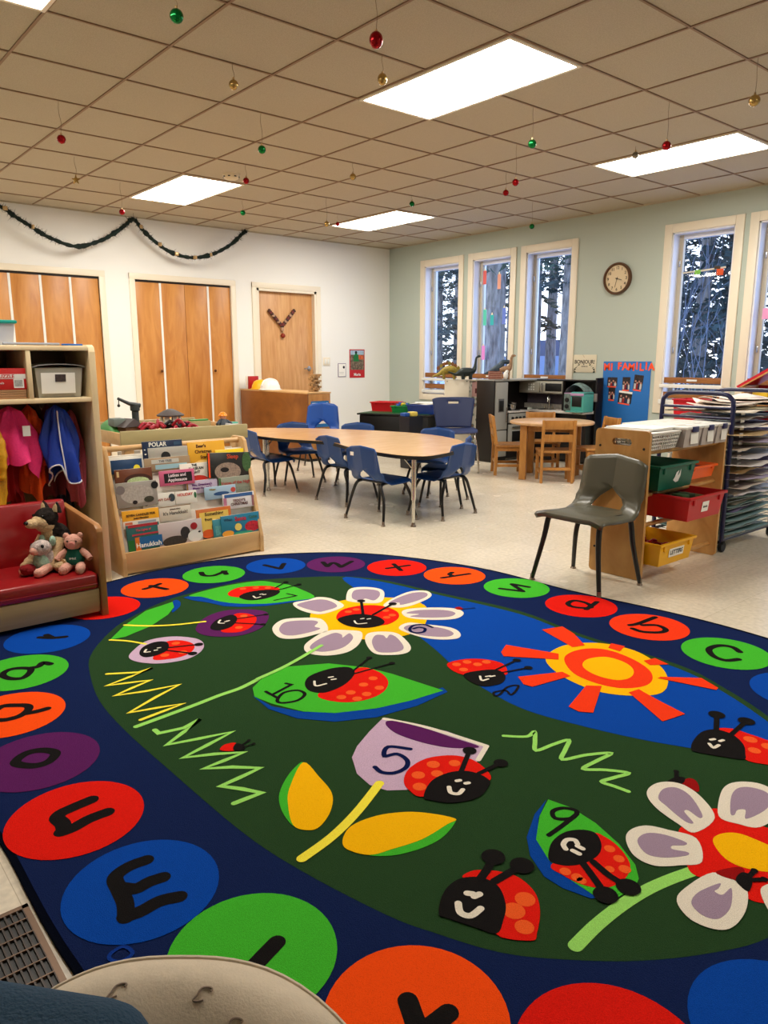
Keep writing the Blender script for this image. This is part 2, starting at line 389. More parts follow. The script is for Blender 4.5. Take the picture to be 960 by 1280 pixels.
# ------------------------------------------------------------------ the alphabet rug: one mesh, pattern pieces tufted on its face
def pile(name,c,v=.12): return mat('pile '+name,c,rough=1,var=v,scale=420,bump=.5,bscale=500,spec=.03)
P_navy=pile('navy',(.085,.14,.31)); P_edge=pile('edge',(.02,.035,.09)); P_green=pile('dark green',(.16,.27,.15)); P_blue=pile('blue',(.05,.28,.66)); P_leafblue=pile('leaf blue',(.05,.27,.62))
P_lgreen=pile('leaf green',(.27,.72,.19)); P_orange=pile('orange',(1,.32,.08)); P_red=pile('red',(.90,.12,.08)); P_vred=pile('vermilion',(.97,.24,.10)); P_purple=pile('purple',(.36,.13,.36)); P_black=pile('black',(.11,.10,.10))
P_yel=pile('yellow',(1,.74,.05)); P_lyel=pile('pale yellow',(1,.93,.28)); P_mauve=pile('mauve',(.64,.55,.63)); P_pink=pile('pink',(.80,.68,.78)); P_cream=pile('cream',(.93,.89,.82)); P_lime=pile('lime',(.62,.88,.42)); P_spot=pile('spot',(.97,.38,.16)); P_dred=pile('dark red',(.60,.08,.08)); P_ink=pile('ink',(.06,.10,.28)); P_faint=pile('faint blue',(.08,.22,.55))
RT=.009
rug=MB()
class Crop:
    def __init__(s,ox,oy,k): s.o=(ox,oy);s.k=k
    def __call__(s,*pts): return [F(s.o[0]+x/s.k,s.o[1]+y/s.k) for x,y in pts]
PXL=Crop(0,0,1)
def ztop(l): return RT+.00045*l
def patch(P,m,l,smooth=True):
    Q=catmull(P,5,True) if smooth else P
    a=sum(Q[i-1].x*Q[i].y-Q[i].x*Q[i-1].y for i in range(len(Q)))
    if a<0: Q=Q[::-1]
    z=ztop(l); n=len(Q)
    vs=[(p.x,p.y,z) for p in Q]+[(p.x,p.y,z-.0006) for p in Q]
    rug.add(vs,[list(range(n))]+[[i,n+i,n+(i+1)%n,(i+1)%n] for i in range(n)],m)
def disc(c,r,m,l,n=32,el=None):
    rug.add([(c.x+r*math.cos(2*PI*k/n),c.y+r*math.sin(2*PI*k/n),ztop(l)) for k in range(n)],[list(range(n))],m)
SN=[0]
def stroke(P,w,m,l,smooth=True,closed=False,taper=None):
    Q=catmull(P,5,closed) if smooth and len(P)>2 else [Vector(p) for p in P]
    SN[0]+=1; n=len(Q); z=ztop(l)+.00003*(SN[0]%6)
    if closed: Q=Q+[Q[0]]; n+=1
    L=[];Rr=[]
    for i,p in enumerate(Q):
        if closed: a=Q[(i-1)%(n-1)]; c=Q[(i+1)%(n-1)]
        else: a=Q[max(i-1,0)]; c=Q[min(i+1,n-1)]
        d1=(p-a); d2=(c-p); d1.z=d2.z=0
        if d1.length<1e-9: d1=d2.copy()
        if d2.length<1e-9: d2=d1.copy()
        d1.normalize(); d2.normalize(); n1=Vector((-d1.y,d1.x,0)); n2=Vector((-d2.y,d2.x,0)); nn=n1+n2
        if nn.length<.3: nn=n1; k=1
        else: nn.normalize(); k=min(1/max(nn.dot(n1),.4),1.6)
        L.append(p+nn*w/2*k); Rr.append(p-nn*w/2*k)
    for i in range(n-1):
        if smooth or n<=2 or True:
            rug.add([(q.x,q.y,z) for q in (L[i],Rr[i],Rr[i+1],L[i+1])],[[0,1,2,3]],m)
    if not closed:
        for c_,d_ in ((Q[0],Q[0]-Q[1]),(Q[-1],Q[-1]-Q[-2])):
            a0=math.atan2(d_.y,d_.x)-PI/2
            rug.add([(c_.x+w/2*math.cos(a0+PI*k/8),c_.y+w/2*math.sin(a0+PI*k/8),z) for k in range(9)],[list(range(9))],m)
# base outline: measured edge, completed under the bench and behind the viewer
edge=[(.322,1.83),(.33,1.3),(.42,.55),(.75,.0),(1.25,-.28),(1.75,-.33),(2.25,-.25),(2.72,.02),(3.0,.5),(3.12,1.1),(3.135,1.57),(3.05,2.15),(3.0,2.77),(2.72,3.4),(2.27,3.745),(1.84,3.852),(1.38,3.825),(.95,3.66),(.60,3.32),(.36,2.80),(.275,2.4),(.285,2.1)]
E_=[Vector((x,y,0)) for x,y in catmull([(x,y,0) for x,y in edge],6,True) for x,y in [(x,y)]] if False else catmull([(x,y,0) for x,y in edge],6,True)
a=sum(E_[i-1].x*E_[i].y-E_[i].x*E_[i-1].y for i in range(len(E_)))
if a<0: E_=E_[::-1]
n=len(E_)
rug.add([(p.x,p.y,RT-.0005) for p in E_]+[(p.x,p.y,.0008) for p in E_],[list(range(n)),list(range(n,2*n))[::-1]]+[[i,n+i,n+(i+1)%n,(i+1)%n] for i in range(n)],P_edge)
cx_=sum(p.x for p in E_)/n; cy_=sum(p.y for p in E_)/n
patch([Vector((cx_+(p.x-cx_)*.988,cy_+(p.y-cy_)*.991,0)) for p in E_],P_navy,.2,False)
# inner field
inner=PXL((113,847),(113,823),(133,797),(157,778),(200,756),(233,745),(287,732),(330,726.5),(420,722.5),(477,727),(548,743),(649,766),(728,796),(846,833),(905,863),(960,899),(1010,945),(1050,1000),(1060,1070),(1030,1130),(960,1177),(890,1196),(802,1206),(715,1205),(627,1196),(540,1170),(480,1147),(375,1092),(300,1042),(207,962),(157,917),(125,880))
patch(inner,P_green,1)
sky=PXL((428,724.6),(477,729.5),(548,746),(649,770),(728,800),(846,838),(905,869),(957,904),(1000,938),(1010,952),(960,954),(915,948),(864,939),(802,928),(728,911),(658,891),(610,867),(575,843),(541,812),(500,780),(470,755))
patch(sky,P_blue,2)
# letter discs
RC=.166
for (x,y,c) in [(194,737,P_orange),(267.5,720,P_lgreen),(345,709.3),(420,707.3,P_purple),(496,711.5,P_red),(568,721.5,P_orange),(645.5,737,P_lgreen),(726,759.5,P_red),(811,786,P_vred),(907,819,P_lgreen),(1002,868,P_blue),(129,762,P_red),(60,801,P_blue),(26,843,P_lgreen),(14,896,P_orange),(49,954,P_purple),(95,1026,P_red),(178,1114,P_blue),(316,1196,P_lgreen),(520,1272,P_orange),(752,1312,P_red),(985,1290,P_blue),(1150,1190,P_lgreen),(1190,1090,P_orange),(1130,985,P_purple),(1075,920,P_red)] if False else \
 [(194,737,P_orange),(267.5,720,P_lgreen),(345,709.3,P_blue),(420,707.3,P_purple),(496,711.5,P_red),(568,721.5,P_orange),(645.5,737,P_lgreen),(726,759.5,P_red),(811,786,P_vred),(907,819,P_lgreen),(1002,868,P_blue),(129,762,P_red),(60,801,P_blue),(26,843,P_lgreen),(14,896,P_orange),(49,954,P_purple),(95,1026,P_red),(178,1114,P_blue),(316,1196,P_lgreen),(520,1278,P_orange),(768,1338,P_red),(988,1300,P_blue)]:
    c0=F(x,y); disc(c0,RC,c,3,48)
W=.034
def letters(cr,*S,w=W,closed=False,m=P_black,l=4):
    for s in S: stroke(cr(*s),w,m,l,True,closed)
c4=Crop(140,690,3.692)
letters(c4,[(150,180),(185,170),(220,156)],[(180,165),(210,172),(252,181)],[(412,103),(425,117),(470,117),(522,97)],[(515,97),(528,111)],[(705,69),(777,86)],[(777,86),(794,62)],w=.03)
c5=Crop(300,690,6)
letters(c5,[(622,90),(655,122)],[(655,122),(690,96),(720,100),(758,126)],[(758,126),(838,84)],w=.03)
c6=Crop(440,690,3.692)
letters(c6,[(162,84),(262,70)],[(192,64),(226,93)],[(416,128),(540,109)],[(462,103),(450,112),(470,120)],[(685,178),(788,191)],[(786,189),(738,158)],[(740,157),(814,171)],w=.028)
c7=Crop(640,730,3)
letters(c7,[(210,80),(235,70),(280,80),(296,95),(265,98),(222,92)],closed=True,w=.026); letters(c7,[(318,75),(300,88),(278,103)],w=.026)
letters(c7,[(442,163),(470,158),(505,145),(536,133)],[(452,176),(490,188),(555,190),(576,180),(545,164),(490,163)],w=.026); letters(c7,[(853,264),(825,246),(775,240),(738,254),(755,280),(800,296),(848,292)],w=.027)
cq=Crop(0,780,6)
letters(cq,[(22,405),(55,370),(130,352),(225,355),(225,385),(170,425),(80,430)],closed=True,w=.026); letters(cq,[(220,352),(290,338),(325,310),(378,320)],[(300,118),(400,122),(490,114)],[(350,100),(395,122)],[(-60,690),(20,640),(110,632),(205,635),(215,665),(150,712),(50,740),(-30,745)],[(180,695),(270,680),(355,657)],w=.028)
co=Crop(0,900,4.8)
letters(co,[(95,275),(140,230),(210,205),(285,202),(335,220),(300,265),(230,292),(150,293)],closed=True,w=.030)
letters(co,[(550,500),(460,538),(370,580),(345,612),(378,645),(388,690)],[(372,695),(440,670),(540,615),(645,575)],w=.038)
cm=Crop(80,1040,2.667)
letters(cm,[(275,107),(215,130),(172,165),(185,205),(205,250),(208,300)],[(195,200),(240,203),(285,180),(330,165)],[(205,296),(255,280),(320,245),(385,230)],[(710,383),(665,430),(610,490),(575,540)],w=.036)
letters(cm,[(158,420),(200,397),(230,420),(190,447),(155,440)],closed=True,w=.008,m=P_faint)
ck=Crop(400,1180,1.714)
letters(ck,[(188,132),(215,210),(235,270)],[(275,158),(215,205)],[(220,200),(290,240)],w=.038)
def bug(cr,red,blk,ants,smile,eyes,spots=(),aw=.011,tip=.016,sw=.009,l=6,rm=P_red):
    patch(cr(*red),rm,l)
    for s in spots: disc(cr(s[:2])[0],.017 if len(s)<3 else s[2],P_spot,l+.5,18)
    patch(cr(*blk),P_black,l+1)
    for a in ants:
        stroke(cr(*a),aw,P_black,l+2); disc(cr(a[-1])[0],tip,P_black,l+2.3,18)
    if smile: stroke(cr(*smile),sw,P_cream,l+3)
    for e in eyes: stroke(cr((e[0]-6,e[1]+1),(e[0]+6,e[1]-1)) if len(e)==2 else cr((e[0],e[1]),(e[2],e[3])),sw,P_cream,l+3)
A=Crop(120,720,4)
patch(A((438,118),(475,108),(560,114),(640,136),(720,149),(853,147),(960,134),(1092,112),(1090,124),(970,143),(850,160),(720,165),(640,161),(560,143),(480,131)),P_leafblue,4,False)
patch(A((465,110),(560,80),(700,50),(825,35),(900,45),(953,52),(1013,72),(1093,116),(973,136),(853,149),(720,149),(620,138),(530,115)),P_lgreen,5)
bug(A,[(660,98),(690,76),(740,65),(830,60),(895,65),(920,80),(860,100),(760,118),(680,114)],[(716,117),(745,97),(800,85),(870,79),(915,84),(915,97),(880,115),(820,129),(760,132)],[[(895,72),(950,41)],[(910,82),(1015,53)]],[(787,113),(800,122),(822,117)],[(827,103),(842,105)],[(735,75),(800,70),(860,70)],aw=.010,tip=.014)
stroke(A((892,133),(1003,110)),.012,P_black,6,False); stroke(A((1003,110),(955,99)),.012,P_black,6,False)
patch(A((70,332),(145,258),(250,185),(385,140),(392,165),(360,205),(270,265),(150,315)),P_lgreen,5,False); patch(A((384,140),(402,130),(422,142),(418,165),(386,192),(380,185),(391,165)),P_leafblue,5)
stroke(A((72,333),(160,338),(248,353)),.013,P_lyel,6); stroke(A((145,258),(270,262),(400,256),(545,240)),.016,P_lyel,6)
patch(A((165,420),(195,378),(260,335),(380,315),(500,325),(540,355),(520,395),(450,430),(330,450),(220,445)),P_pink,5)
bug(A,[(285,428),(330,360),(365,338),(430,335),(486,352),(488,382),(440,413),(360,430)],[(218,402),(235,370),(290,345),(350,342),(366,365),(350,390),(300,412),(245,420)],[[(358,373),(515,356)],[(354,386),(484,402)]],[(252,383),(245,396),(270,394)],[(300,386),(316,374)],[(400,350),(345,410),(435,395)],aw=.011,tip=.018)
patch(A((500,270),(545,220),(640,185),(760,178),(850,190),(862,225),(820,275),(720,310),(600,315),(520,300)),P_purple,5)
bug(A,[(625,288),(665,235),(700,200),(760,200),(800,216),(797,246),(760,278),(700,295)],[(572,272),(600,235),(670,207),(702,215),(702,240),(670,270),(610,285)],[[(700,228),(850,205)],[(700,248),(835,255)]],[(622,234),(614,248),(640,250)],[(652,241),(660,238)],[(740,212),(715,270)],aw=.010,tip=.013)
B=Crop(120,820,4)
stroke(B((57,103),(215,95),(283,73),(170,118),(55,162),(160,148),(272,135),(185,172),(97,212),(250,190),(418,157),(300,220),(167,298),(300,275),(437,253),(340,290),(225,334)),.015,P_lyel,4,False)
stroke(B((203,368),(480,265),(620,210),(720,175),(810,130)),.020,P_lime,3.5); stroke(B((810,130),(960,60),(1127,-38)),.018,P_lime,9)
stroke(B((295,385),(315,402),(440,375),(522,330),(440,395),(355,460),(520,428),(682,395),(560,460),(437,525),(590,507),(740,498),(640,540),(540,580),(680,572),(820,577),(720,625),(625,668),(730,682),(828,702),(760,728),(692,755)),.017,P_lime,4,False)
bug(B,[(620,484),(645,460),(700,452),(696,488),(645,492)],[(688,488),(700,456),(738,462),(742,485)],[[(728,466),(765,440)],[(735,475),(790,457)]],None,[],aw=.006,tip=.006,rm=P_red)
Q=Crop(330,720,3.5556)
patch(Q((205,185),(250,150),(340,120),(450,105),(560,105),(650,115),(720,145),(725,200),(690,250),(600,280),(460,292),(330,280),(240,240)),P_yel,4)
for o,i in [([(130,130),(200,115),(240,103),(300,110),(355,140),(310,165),(240,180),(160,160)],[(150,135),(235,115),(290,120),(325,145),(270,165),(235,168),(170,150)]),
 ([(37,245),(70,210),(130,198),(250,200),(285,250),(230,270),(150,288),(70,285)],[(68,245),(100,215),(200,208),(240,215),(225,235),(250,245),(200,262),(130,275),(85,270)]),
 ([(178,330),(200,300),(280,255),(380,252),(435,262),(425,310),(370,350),(280,365),(200,355)],[(205,325),(240,295),(310,265),(345,272),(350,285),(380,266),(395,290),(350,330),(270,348),(220,342)]),
 ([(450,300),(465,265),(540,258),(600,270),(650,320),(640,350),(580,362),(490,355)],[(480,305),(495,275),(530,275),(545,288),(560,272),(590,285),(620,325),(605,345),(550,352),(500,345)]),
 ([(600,245),(640,218),(720,225),(830,240),(872,265),(860,288),(780,293),(690,280)],[(622,245),(650,228),(720,232),(800,245),(842,265),(820,280),(750,280),(680,270)]),
 ([(612,170),(650,155),(760,150),(850,155),(888,175),(850,200),(740,205),(640,195)],[(632,175),(690,162),(800,162),(850,175),(820,192),(720,195),(650,190),(690,180)]),
 ([(530,140),(580,105),(650,78),(720,75),(745,95),(710,120),(640,145),(580,150)],[(555,130),(600,105),(660,85),(715,83),(725,98),(680,120),(610,138),(600,128)]),
 ([(365,110),(380,68),(440,58),(510,65),(535,85),(520,125),(450,130),(380,122)],[(392,108),(400,75),(450,68),(505,75),(515,95),(490,118),(450,110),(430,120)])]:
    patch(Q(*o),P_cream,5); patch(Q(*i),P_mauve,6)
bug(Q,[(322,190),(350,160),(430,142),(520,143),(585,165),(600,190),(575,215),(520,230),(400,228),(335,212)],[(327,205),(370,187),(430,180),(500,190),(535,212),(520,230),(450,242),(370,232)],[[(440,182),(436,150),(432,122)],[(485,184),(572,135)]],[(402,212),(415,225),(455,222)],[(437,202),(466,203)],[(375,170),(410,160),(540,165),(570,185),(545,195)],aw=.014,tip=.02,l=7)
stroke(Q((748,240),(715,228),(670,230),(650,243),(652,258),(680,265),(710,260),(715,246),(690,240),(665,246)),.014,P_ink,8)
patch(Q((848,152),(868,148),(886,158),(862,160)),P_dred,8)
stroke(Q((880,158),(935,153)),.006,P_black,8)
D=Crop(300,820,2.526)
patch(D((42,135),(100,168),(200,186),(330,186),(480,163),(640,108),(655,122),(560,166),(430,203),(300,217),(180,206),(90,176)),P_leafblue,4,False)
patch(D((40,110),(80,70),(150,42),(280,32),(400,45),(480,65),(642,118),(540,150),(430,175),(300,190),(200,185),(100,160),(46,138)),P_lgreen,5,False)
bug(D,[(245,132),(330,80),(380,45),(440,60),(468,90),(450,125),(390,150),(310,155)],[(205,95),(225,70),(290,48),(345,45),(362,65),(330,100),(270,125),(220,120)],[[(357,57),(408,15)],[(360,66),(480,32)]],[(235,90),(240,105),(272,98)],[(287,77),(296,84)],[(420,80),(390,100),(440,110),(350,125),(400,130),(370,145),(320,140)],aw=.009,tip=.012)
stroke(D((145,96),(163,100),(102,132)),.013,P_black,6,False); stroke(D((82,122),(118,142)),.013,P_black,6,False)
stroke(D((118,150),(138,126),(182,118),(205,130),(182,150),(135,158)),.013,P_black,6,True,True)
K=Crop(540,740,2.2857)
bug(K,[(42,215),(90,200),(150,200),(200,212),(215,235),(200,246),(90,245)],[(90,245),(120,235),(180,230),(208,245),(200,268),(150,278),(110,265)],[[(180,232),(242,203)],[(195,240),(275,225)]],[(137,250),(142,262),(160,258)],[(160,250),(172,250)],[(70,215),(100,208),(130,215),(155,208),(90,230)],aw=.010,tip=.016)
stroke(K((245,275),(215,280),(195,300),(180,305),(178,295),(210,290),(225,302),(240,290)),.009,P_black,6,True,True)
E2=Crop(620,770,3.2)
patch(E2((197,180),(240,140),(310,120),(400,117),(480,128),(570,155),(650,205),(685,255),(680,300),(640,325),(540,330),(430,318),(330,285),(240,235)),P_yel,4)
patch(E2((272,185),(300,155),(370,140),(450,147),(540,180),(610,225),(625,265),(590,292),(500,300),(400,280),(310,240)),P_vred,5); patch(E2((345,205),(370,182),(440,175),(510,195),(548,225),(540,255),(490,268),(420,255),(365,230)),P_yel,6)
for ry in [[(183,65),(265,52),(310,80),(355,128),(305,135)],[(20,155),(40,126),(250,162),(250,185),(30,172)],[(88,255),(265,235),(298,252),(145,295),(110,285)],[(290,375),(360,290),(422,292),(388,400),(330,395)],[(530,318),(570,305),(640,345),(755,405),(665,435)],[(645,260),(660,255),(820,260),(888,300),(880,308)],[(448,138),(460,120),(515,132),(495,152)],[(590,190),(635,180),(690,205),(615,208)]]: patch(E2(*ry),P_vred,7,False)
letters(K,[(205,420),(270,422),(292,408),(294,435),(297,462),(345,445),(390,432),(380,460),(372,488),(440,475),(510,470),(470,492),(432,515),(495,518),(560,527),(520,540),(485,552),(520,565),(560,580)],w=.014,m=P_lime)
G2=Crop(780,870,4)
bug(G2,[(470,182),(540,180),(620,205),(720,240),(850,290),(900,350),(860,380),(720,362),(600,332),(540,240)],[(335,285),(345,240),(390,195),(460,185),(540,210),(595,260),(605,310),(595,335),(480,320),(370,300)],[[(460,190),(462,110)],[(530,215),(610,143)]],[(425,258),(445,278),(472,265)],[(432,238,450,235),(478,245,494,240)],[(630,235,.02),(650,290,.018),(720,270,.02),(780,310,.02)],aw=.016,tip=.026,sw=.011)
stroke(PXL((868,1093),(835,1105),(805,1119),(775,1138),(745,1162),(719,1188)),.030,P_lime,3)
patch(G2((270,700),(330,650),(450,580),(600,640),(720,680),(850,730),(900,850),(860,980),(760,1050),(640,1045),(500,960),(360,920),(310,860)),P_red,4)
for o,i in [([(112,510),(140,465),(210,447),(300,465),(390,530),(452,630),(352,703),(270,660),(160,580)],[(170,530),(195,485),(260,478),(330,520),(388,610),(375,630),(320,592),(300,600),(345,655),(300,645),(210,570)]),
 ([(472,620),(480,510),(520,460),(600,447),(700,465),(800,530),(790,600),(680,675),(570,660)],[(530,605),(535,520),(570,480),(640,478),(720,510),(715,580),(610,635),(605,590),(565,590),(550,615)]),
 ([(8,740),(30,690),(110,668),(220,690),(360,733),(388,850),(280,868),(150,870),(50,820)],[(65,745),(110,708),(200,715),(305,752),(300,768),(240,770),(240,788),(315,803),(310,820),(200,830),(110,810)]),
 ([(262,1050),(300,985),(440,905),(560,950),(615,1000),(605,1100),(540,1180),(450,1190),(330,1140)],[(335,1060),(370,1005),(475,960),(470,985),(450,1000),(490,1018),(535,985),(530,1080),(470,1138),(390,1120)]),
 ([(680,990),(760,960),(850,1000),(880,1090),(800,1150),(730,1110)],[(720,1010),(770,990),(830,1020),(830,1080),(780,1110)]),
 ([(850,690),(960,650),(1060,690),(1060,790),(960,850),(870,810)],[(890,710),(960,685),(1020,710),(1020,770),(950,810)])]:
    patch(G2(*o),P_cream,6); patch(G2(*i),P_mauve,7)
patch(G2((442,745),(480,710),(560,705),(650,735),(760,790),(800,860),(740,900),(600,880),(500,830)),P_yel,5)
bug(G2,[(455,905),(560,878),(600,895),(570,945)],[(556,935),(590,905),(640,930),(622,1000),(570,965)],[[(620,930),(650,898)],[(630,945),(698,941)]],None,[],rm=P_dred,aw=.012,tip=.008,l=7)
bug(G2,[(288,455),(318,428),(358,440),(375,480),(360,495)],[(215,447),(258,422),(302,426),(288,455)],[[(262,428),(260,395)]],None,[],rm=P_dred,aw=.012,tip=.008,l=3.2)
G3=Crop(540,990,3.4286)
bug(G3,[(130,385),(180,355),(280,358),(370,385),(440,450),(462,530),(450,620),(425,658),(272,628),(300,500),(230,400)],[(28,540),(50,450),(110,395),(200,385),(280,420),(315,500),(305,570),(275,628),(180,600),(60,560)],[[(205,395),(240,345),(262,298)],[(268,403),(385,335)]],[(112,500),(122,540),(165,553),(208,522)],[(150,456,175,459),(180,470,203,460)],[(398,480,.022),(350,530,.024),(395,600,.02)],aw=.02,tip=.028,sw=.016)
patch(G3((490,48),(440,110),(405,210),(420,290),(480,380),(560,430),(680,475),(708,472),(600,400),(500,310),(455,230),(455,130)),P_leafblue,4,False)
patch(G3((497,48),(600,85),(700,150),(800,240),(870,330),(885,390),(870,425),(800,468),(705,470),(600,400),(500,310),(445,220),(460,120)),P_lgreen,5,False)
bug(G3,[(690,195),(740,210),(800,255),(845,320),(840,370),(800,410),(730,432),(640,415),(560,375),(510,330),(640,260)],[(500,270),(520,225),(570,190),(640,180),(700,195),(725,245),(710,290),(650,325),(570,335),(505,315)],[[(645,325),(700,400),(742,462)],[(690,320),(760,380),(840,428)]],[(572,265),(562,245),(578,225),(610,226),(622,242)],[(622,252,645,264),(602,272,630,286)],[(760,262,.013),(800,305,.013),(825,350,.014),(570,360,.013),(620,385,.013),(640,400,.011),(760,350,.011)],aw=.018,tip=.027,sw=.013)
stroke(G3((612,95),(560,86),(517,100),(528,130),(590,132),(618,112)),.013,P_black,6,True,True); stroke(G3((620,112),(560,160),(500,203)),.013,P_black,6)
H3=Crop(340,890,3.2)
patch(H3((445,35),(390,90),(340,150),(320,195),(340,260),(390,305),(460,328),(560,325),(700,290),(800,240),(862,150),(700,90)),P_pink,4,False)
stroke(H3((450,40),(600,70),(720,105),(858,150)),.016,P_cream,5); stroke(H3((858,150),(825,205)),.016,P_cream,5)
patch(H3((455,62),(480,48),(600,75),(720,115),(825,150),(790,158),(700,155),(600,135),(500,100)),P_purple,6)
stroke(H3((553,162),(465,153),(450,190),(500,182),(540,207),(535,237),(490,258),(440,256),(412,235)),.015,P_ink,6,True)
bug(H3,[(527,290),(550,240),(620,200),(720,188),(800,205),(860,250),(868,290),(750,310),(608,355),(550,330)],[(606,355),(640,290),(720,255),(800,255),(865,285),(865,315),(820,360),(720,380),(640,370)],[[(755,258),(790,170)],[(828,262),(915,220)]],[(708,318),(715,340),(745,345),(763,328)],[(745,292),(780,302)],[(585,268,.019),(645,225,.019),(730,220,.017),(660,262,.017),(590,315,.019)],aw=.015,tip=.021,sw=.013,l=7)
stroke(H3((430,300),(340,415),(240,515),(120,603)),.026,P_lyel,5)
patch(H3((125,215),(70,260),(30,340),(40,410),(85,470),(110,440),(90,340)),P_lgreen,4); patch(H3((125,215),(190,275),(240,340),(235,410),(190,475),(140,488),(85,468),(65,390),(70,320)),P_yel,5)
patch(H3((735,443),(690,510),(600,560),(480,590),(385,585),(500,545),(650,470)),P_lgreen,4); patch(H3((735,443),(640,422),(540,415),(420,430),(320,470),(283,525),(300,565),(390,588),(480,565),(600,525),(700,465)),P_yel,5)
tag(rug.build('rug'),'large oval alphabet rug with ladybugs, flowers and a sun on the floor','rug')
# ------------------------------------------------------------------ stacking chairs
M_blue=mat('navy plastic',(.085,.25,.49),rough=.38,spec=.45,bump=.05,bscale=400)
M_bright=mat('blue plastic',(.10,.30,.62),rough=.38,spec=.45)
M_grey=mat('olive grey plastic',(.315,.305,.25),rough=.33,spec=.5,bump=.04,bscale=500)
M_blk=mat('black tube',(.04,.04,.045),rough=.3,spec=.5)
M_chrome=mat('chrome',(.82,.82,.80),rough=.18,metal=1)
M_glide=mat('glide metal',(.55,.50,.45),rough=.3,metal=.9)
M_label=mat('paper white',(.93,.92,.89),rough=.6)
def shell(SW,SH,SD,BW,BH,m,cr=.020):
    # seat and back of one moulded shell; forward is +Y. rows run from front lip over the seat up the back
    hs=SW/2; f=SD/2; b_=-SD/2
    prof=[(f+.006,SH-.028,.94),(f-.004,SH-.008,.97),(f-.03,SH,1),(.04,SH-.008,1),(b_+.10,SH-.010,.98),(b_+.045,SH-.002,.95),(b_+.012,SH+.022,.93),(b_-.006,SH+.05,.92)]
    n0=len(prof); NB=9; top=BH; zb=SH+.05
    rows=[]
    for y,z,k in prof: rows.append((y,z,k,None))
    for i in range(1,NB+1):
        t=i/NB; rows.append((b_-.006-.034*t,None,.92-.13*t if t<.99 else .79,t))
    NU=18; vs=[];fs=[]
    holes={n0-3:.46,n0-2:.44,n0-1:.34,n0:.17,n0+1:0.0} if BH>.6 else {n0-3:.42,n0-2:.36,n0-1:.22,n0:0.0}
    def cols(r):
        h=holes.get(r); out=[]
        for j in range(NU+1):
            u=-1+2*j/NU
            if h is not None:
                lim=5/9; s=1 if u>=0 else -1; a=abs(u)
                a=a/lim*max(h,1e-4) if a<=lim+1e-6 else h+(a-lim)/(1-lim)*(1-h)
                u=s*a
            elif r>max(holes):
                lim=5/9; s=1 if u>=0 else -1; a=abs(u); q=min(1,(r-max(holes))/3); h2=lim*q
                a=a/lim*max(h2,1e-4) if a<=lim+1e-6 else h2+(a-lim)/(1-lim)*(1-h2); u=s*a
            out.append(u)
        return out
    for r,(y,z,k,t) in enumerate(rows):
        for u in cols(r):
            a=abs(u)
            if t is None:
                zz=z-.018*max(0,a-.7)/.3*(1 if r<5 else .3); yy=y
                if r>=5: yy+=.012*a*a*(r-4)
                if r==0: yy-=.02*a**4
                hw=hs*k
            else:
                zt=top-(.10*a+.10*max(0,a-.8)/.2)*(top-zb)
                zz=zb+(zt-zb)*t; hw=BW/2*k/.92 if False else (hs*.92*(1-t)+BW/2*t)
                yy=y+cr*a+.02*max(0,a-.8)/.2*-1
            vs.append((u*hw,yy,zz))
    w=NU+1
    for r in range(len(rows)-1):
        for j in range(NU):
            if n0-3<=r<max(holes) and 4<=j<=13: continue
            q=[r*w+j,r*w+j+1,(r+1)*w+j+1,(r+1)*w+j]
            fs.append(q)
    return MB().add(vs,fs,m,None,True)
def chair(name,label,cat,SW,SH,SD,BW,BH,FW,FD,m,group=None,r=.010,sticker=False):
    t=thing(name,label,cat,(0,0,0),0,group)
    o=shell(SW,SH,SD,BW,BH,m,.034 if BH>.6 else .026).build('seat_shell',t,solid=.007)
    for e in o.data.edges:
        p,q=[o.data.vertices[k].co for k in e.vertices]
        if abs(p.x)<1e-4 and abs(q.x)<1e-4 and p.y<-SD*.4 and q.y<-SD*.4: e.use_edge_sharp=True
    for s in (-1,1):
        x=s*SW*.36
        for fr in (1,-1):
            if fr>0:
                P=[(x*.9,-.02,SH-.02),(x,SD*.22,SH-.022),(x*1.02,SD*.34,SH-.04),(s*FW/2*.80,FD/2*.82,SH*.62),(s*FW/2,FD/2,.012)]
            else:
                P=[(x*.9,.02,SH-.02),(x*.95,-SD*.25,SH-.022),(x,-SD*.38,SH-.045),(s*FW/2*.85,-FD/2*.80,SH*.55),(s*FW/2,-FD/2,.012)]
            P=catmull(P,5); n=len(P)
            lg=MB().tube(P,[r*(1 if i<n*.6 else 1-.25*(i-n*.6)/(n*.4)) for i in range(n)],M_blk,10).build('leg',t)
            x1,y1=s*FW/2,fr*FD/2
            MB().lathe([(.015,0),(.016,.004),(.011,.012),(.0105,.034)],M_glide,12,TR(x1,y1,0)).build('glide',lg)
    b=MB(); b.tube([(-SW*.33,SD*.2,SH-.02),(SW*.33,SD*.2,SH-.02)],r*.9,M_blk,8); b.tube([(-SW*.33,-SD*.22,SH-.02),(SW*.33,-SD*.22,SH-.02)],r*.9,M_blk,8)
    b.tube([(-SW*.33,SD*.2,SH-.02),(-SW*.33,-SD*.22,SH-.02)],r*.9,M_blk,8); b.tube([(SW*.33,SD*.2,SH-.02),(SW*.33,-SD*.22,SH-.02)],r*.9,M_blk,8); b.build('under_frame',t)
    return t
G_='blue school chairs around the big table'
def hd(deg): return math.radians(deg-90)   # forward +Y -> heading
kid=chair('school_chair','blue school chair with a white label on its back, left of the near chrome leg','chair',.365,.31,.33,.315,.56,.40,.34,M_blue,G_,r=.0118)
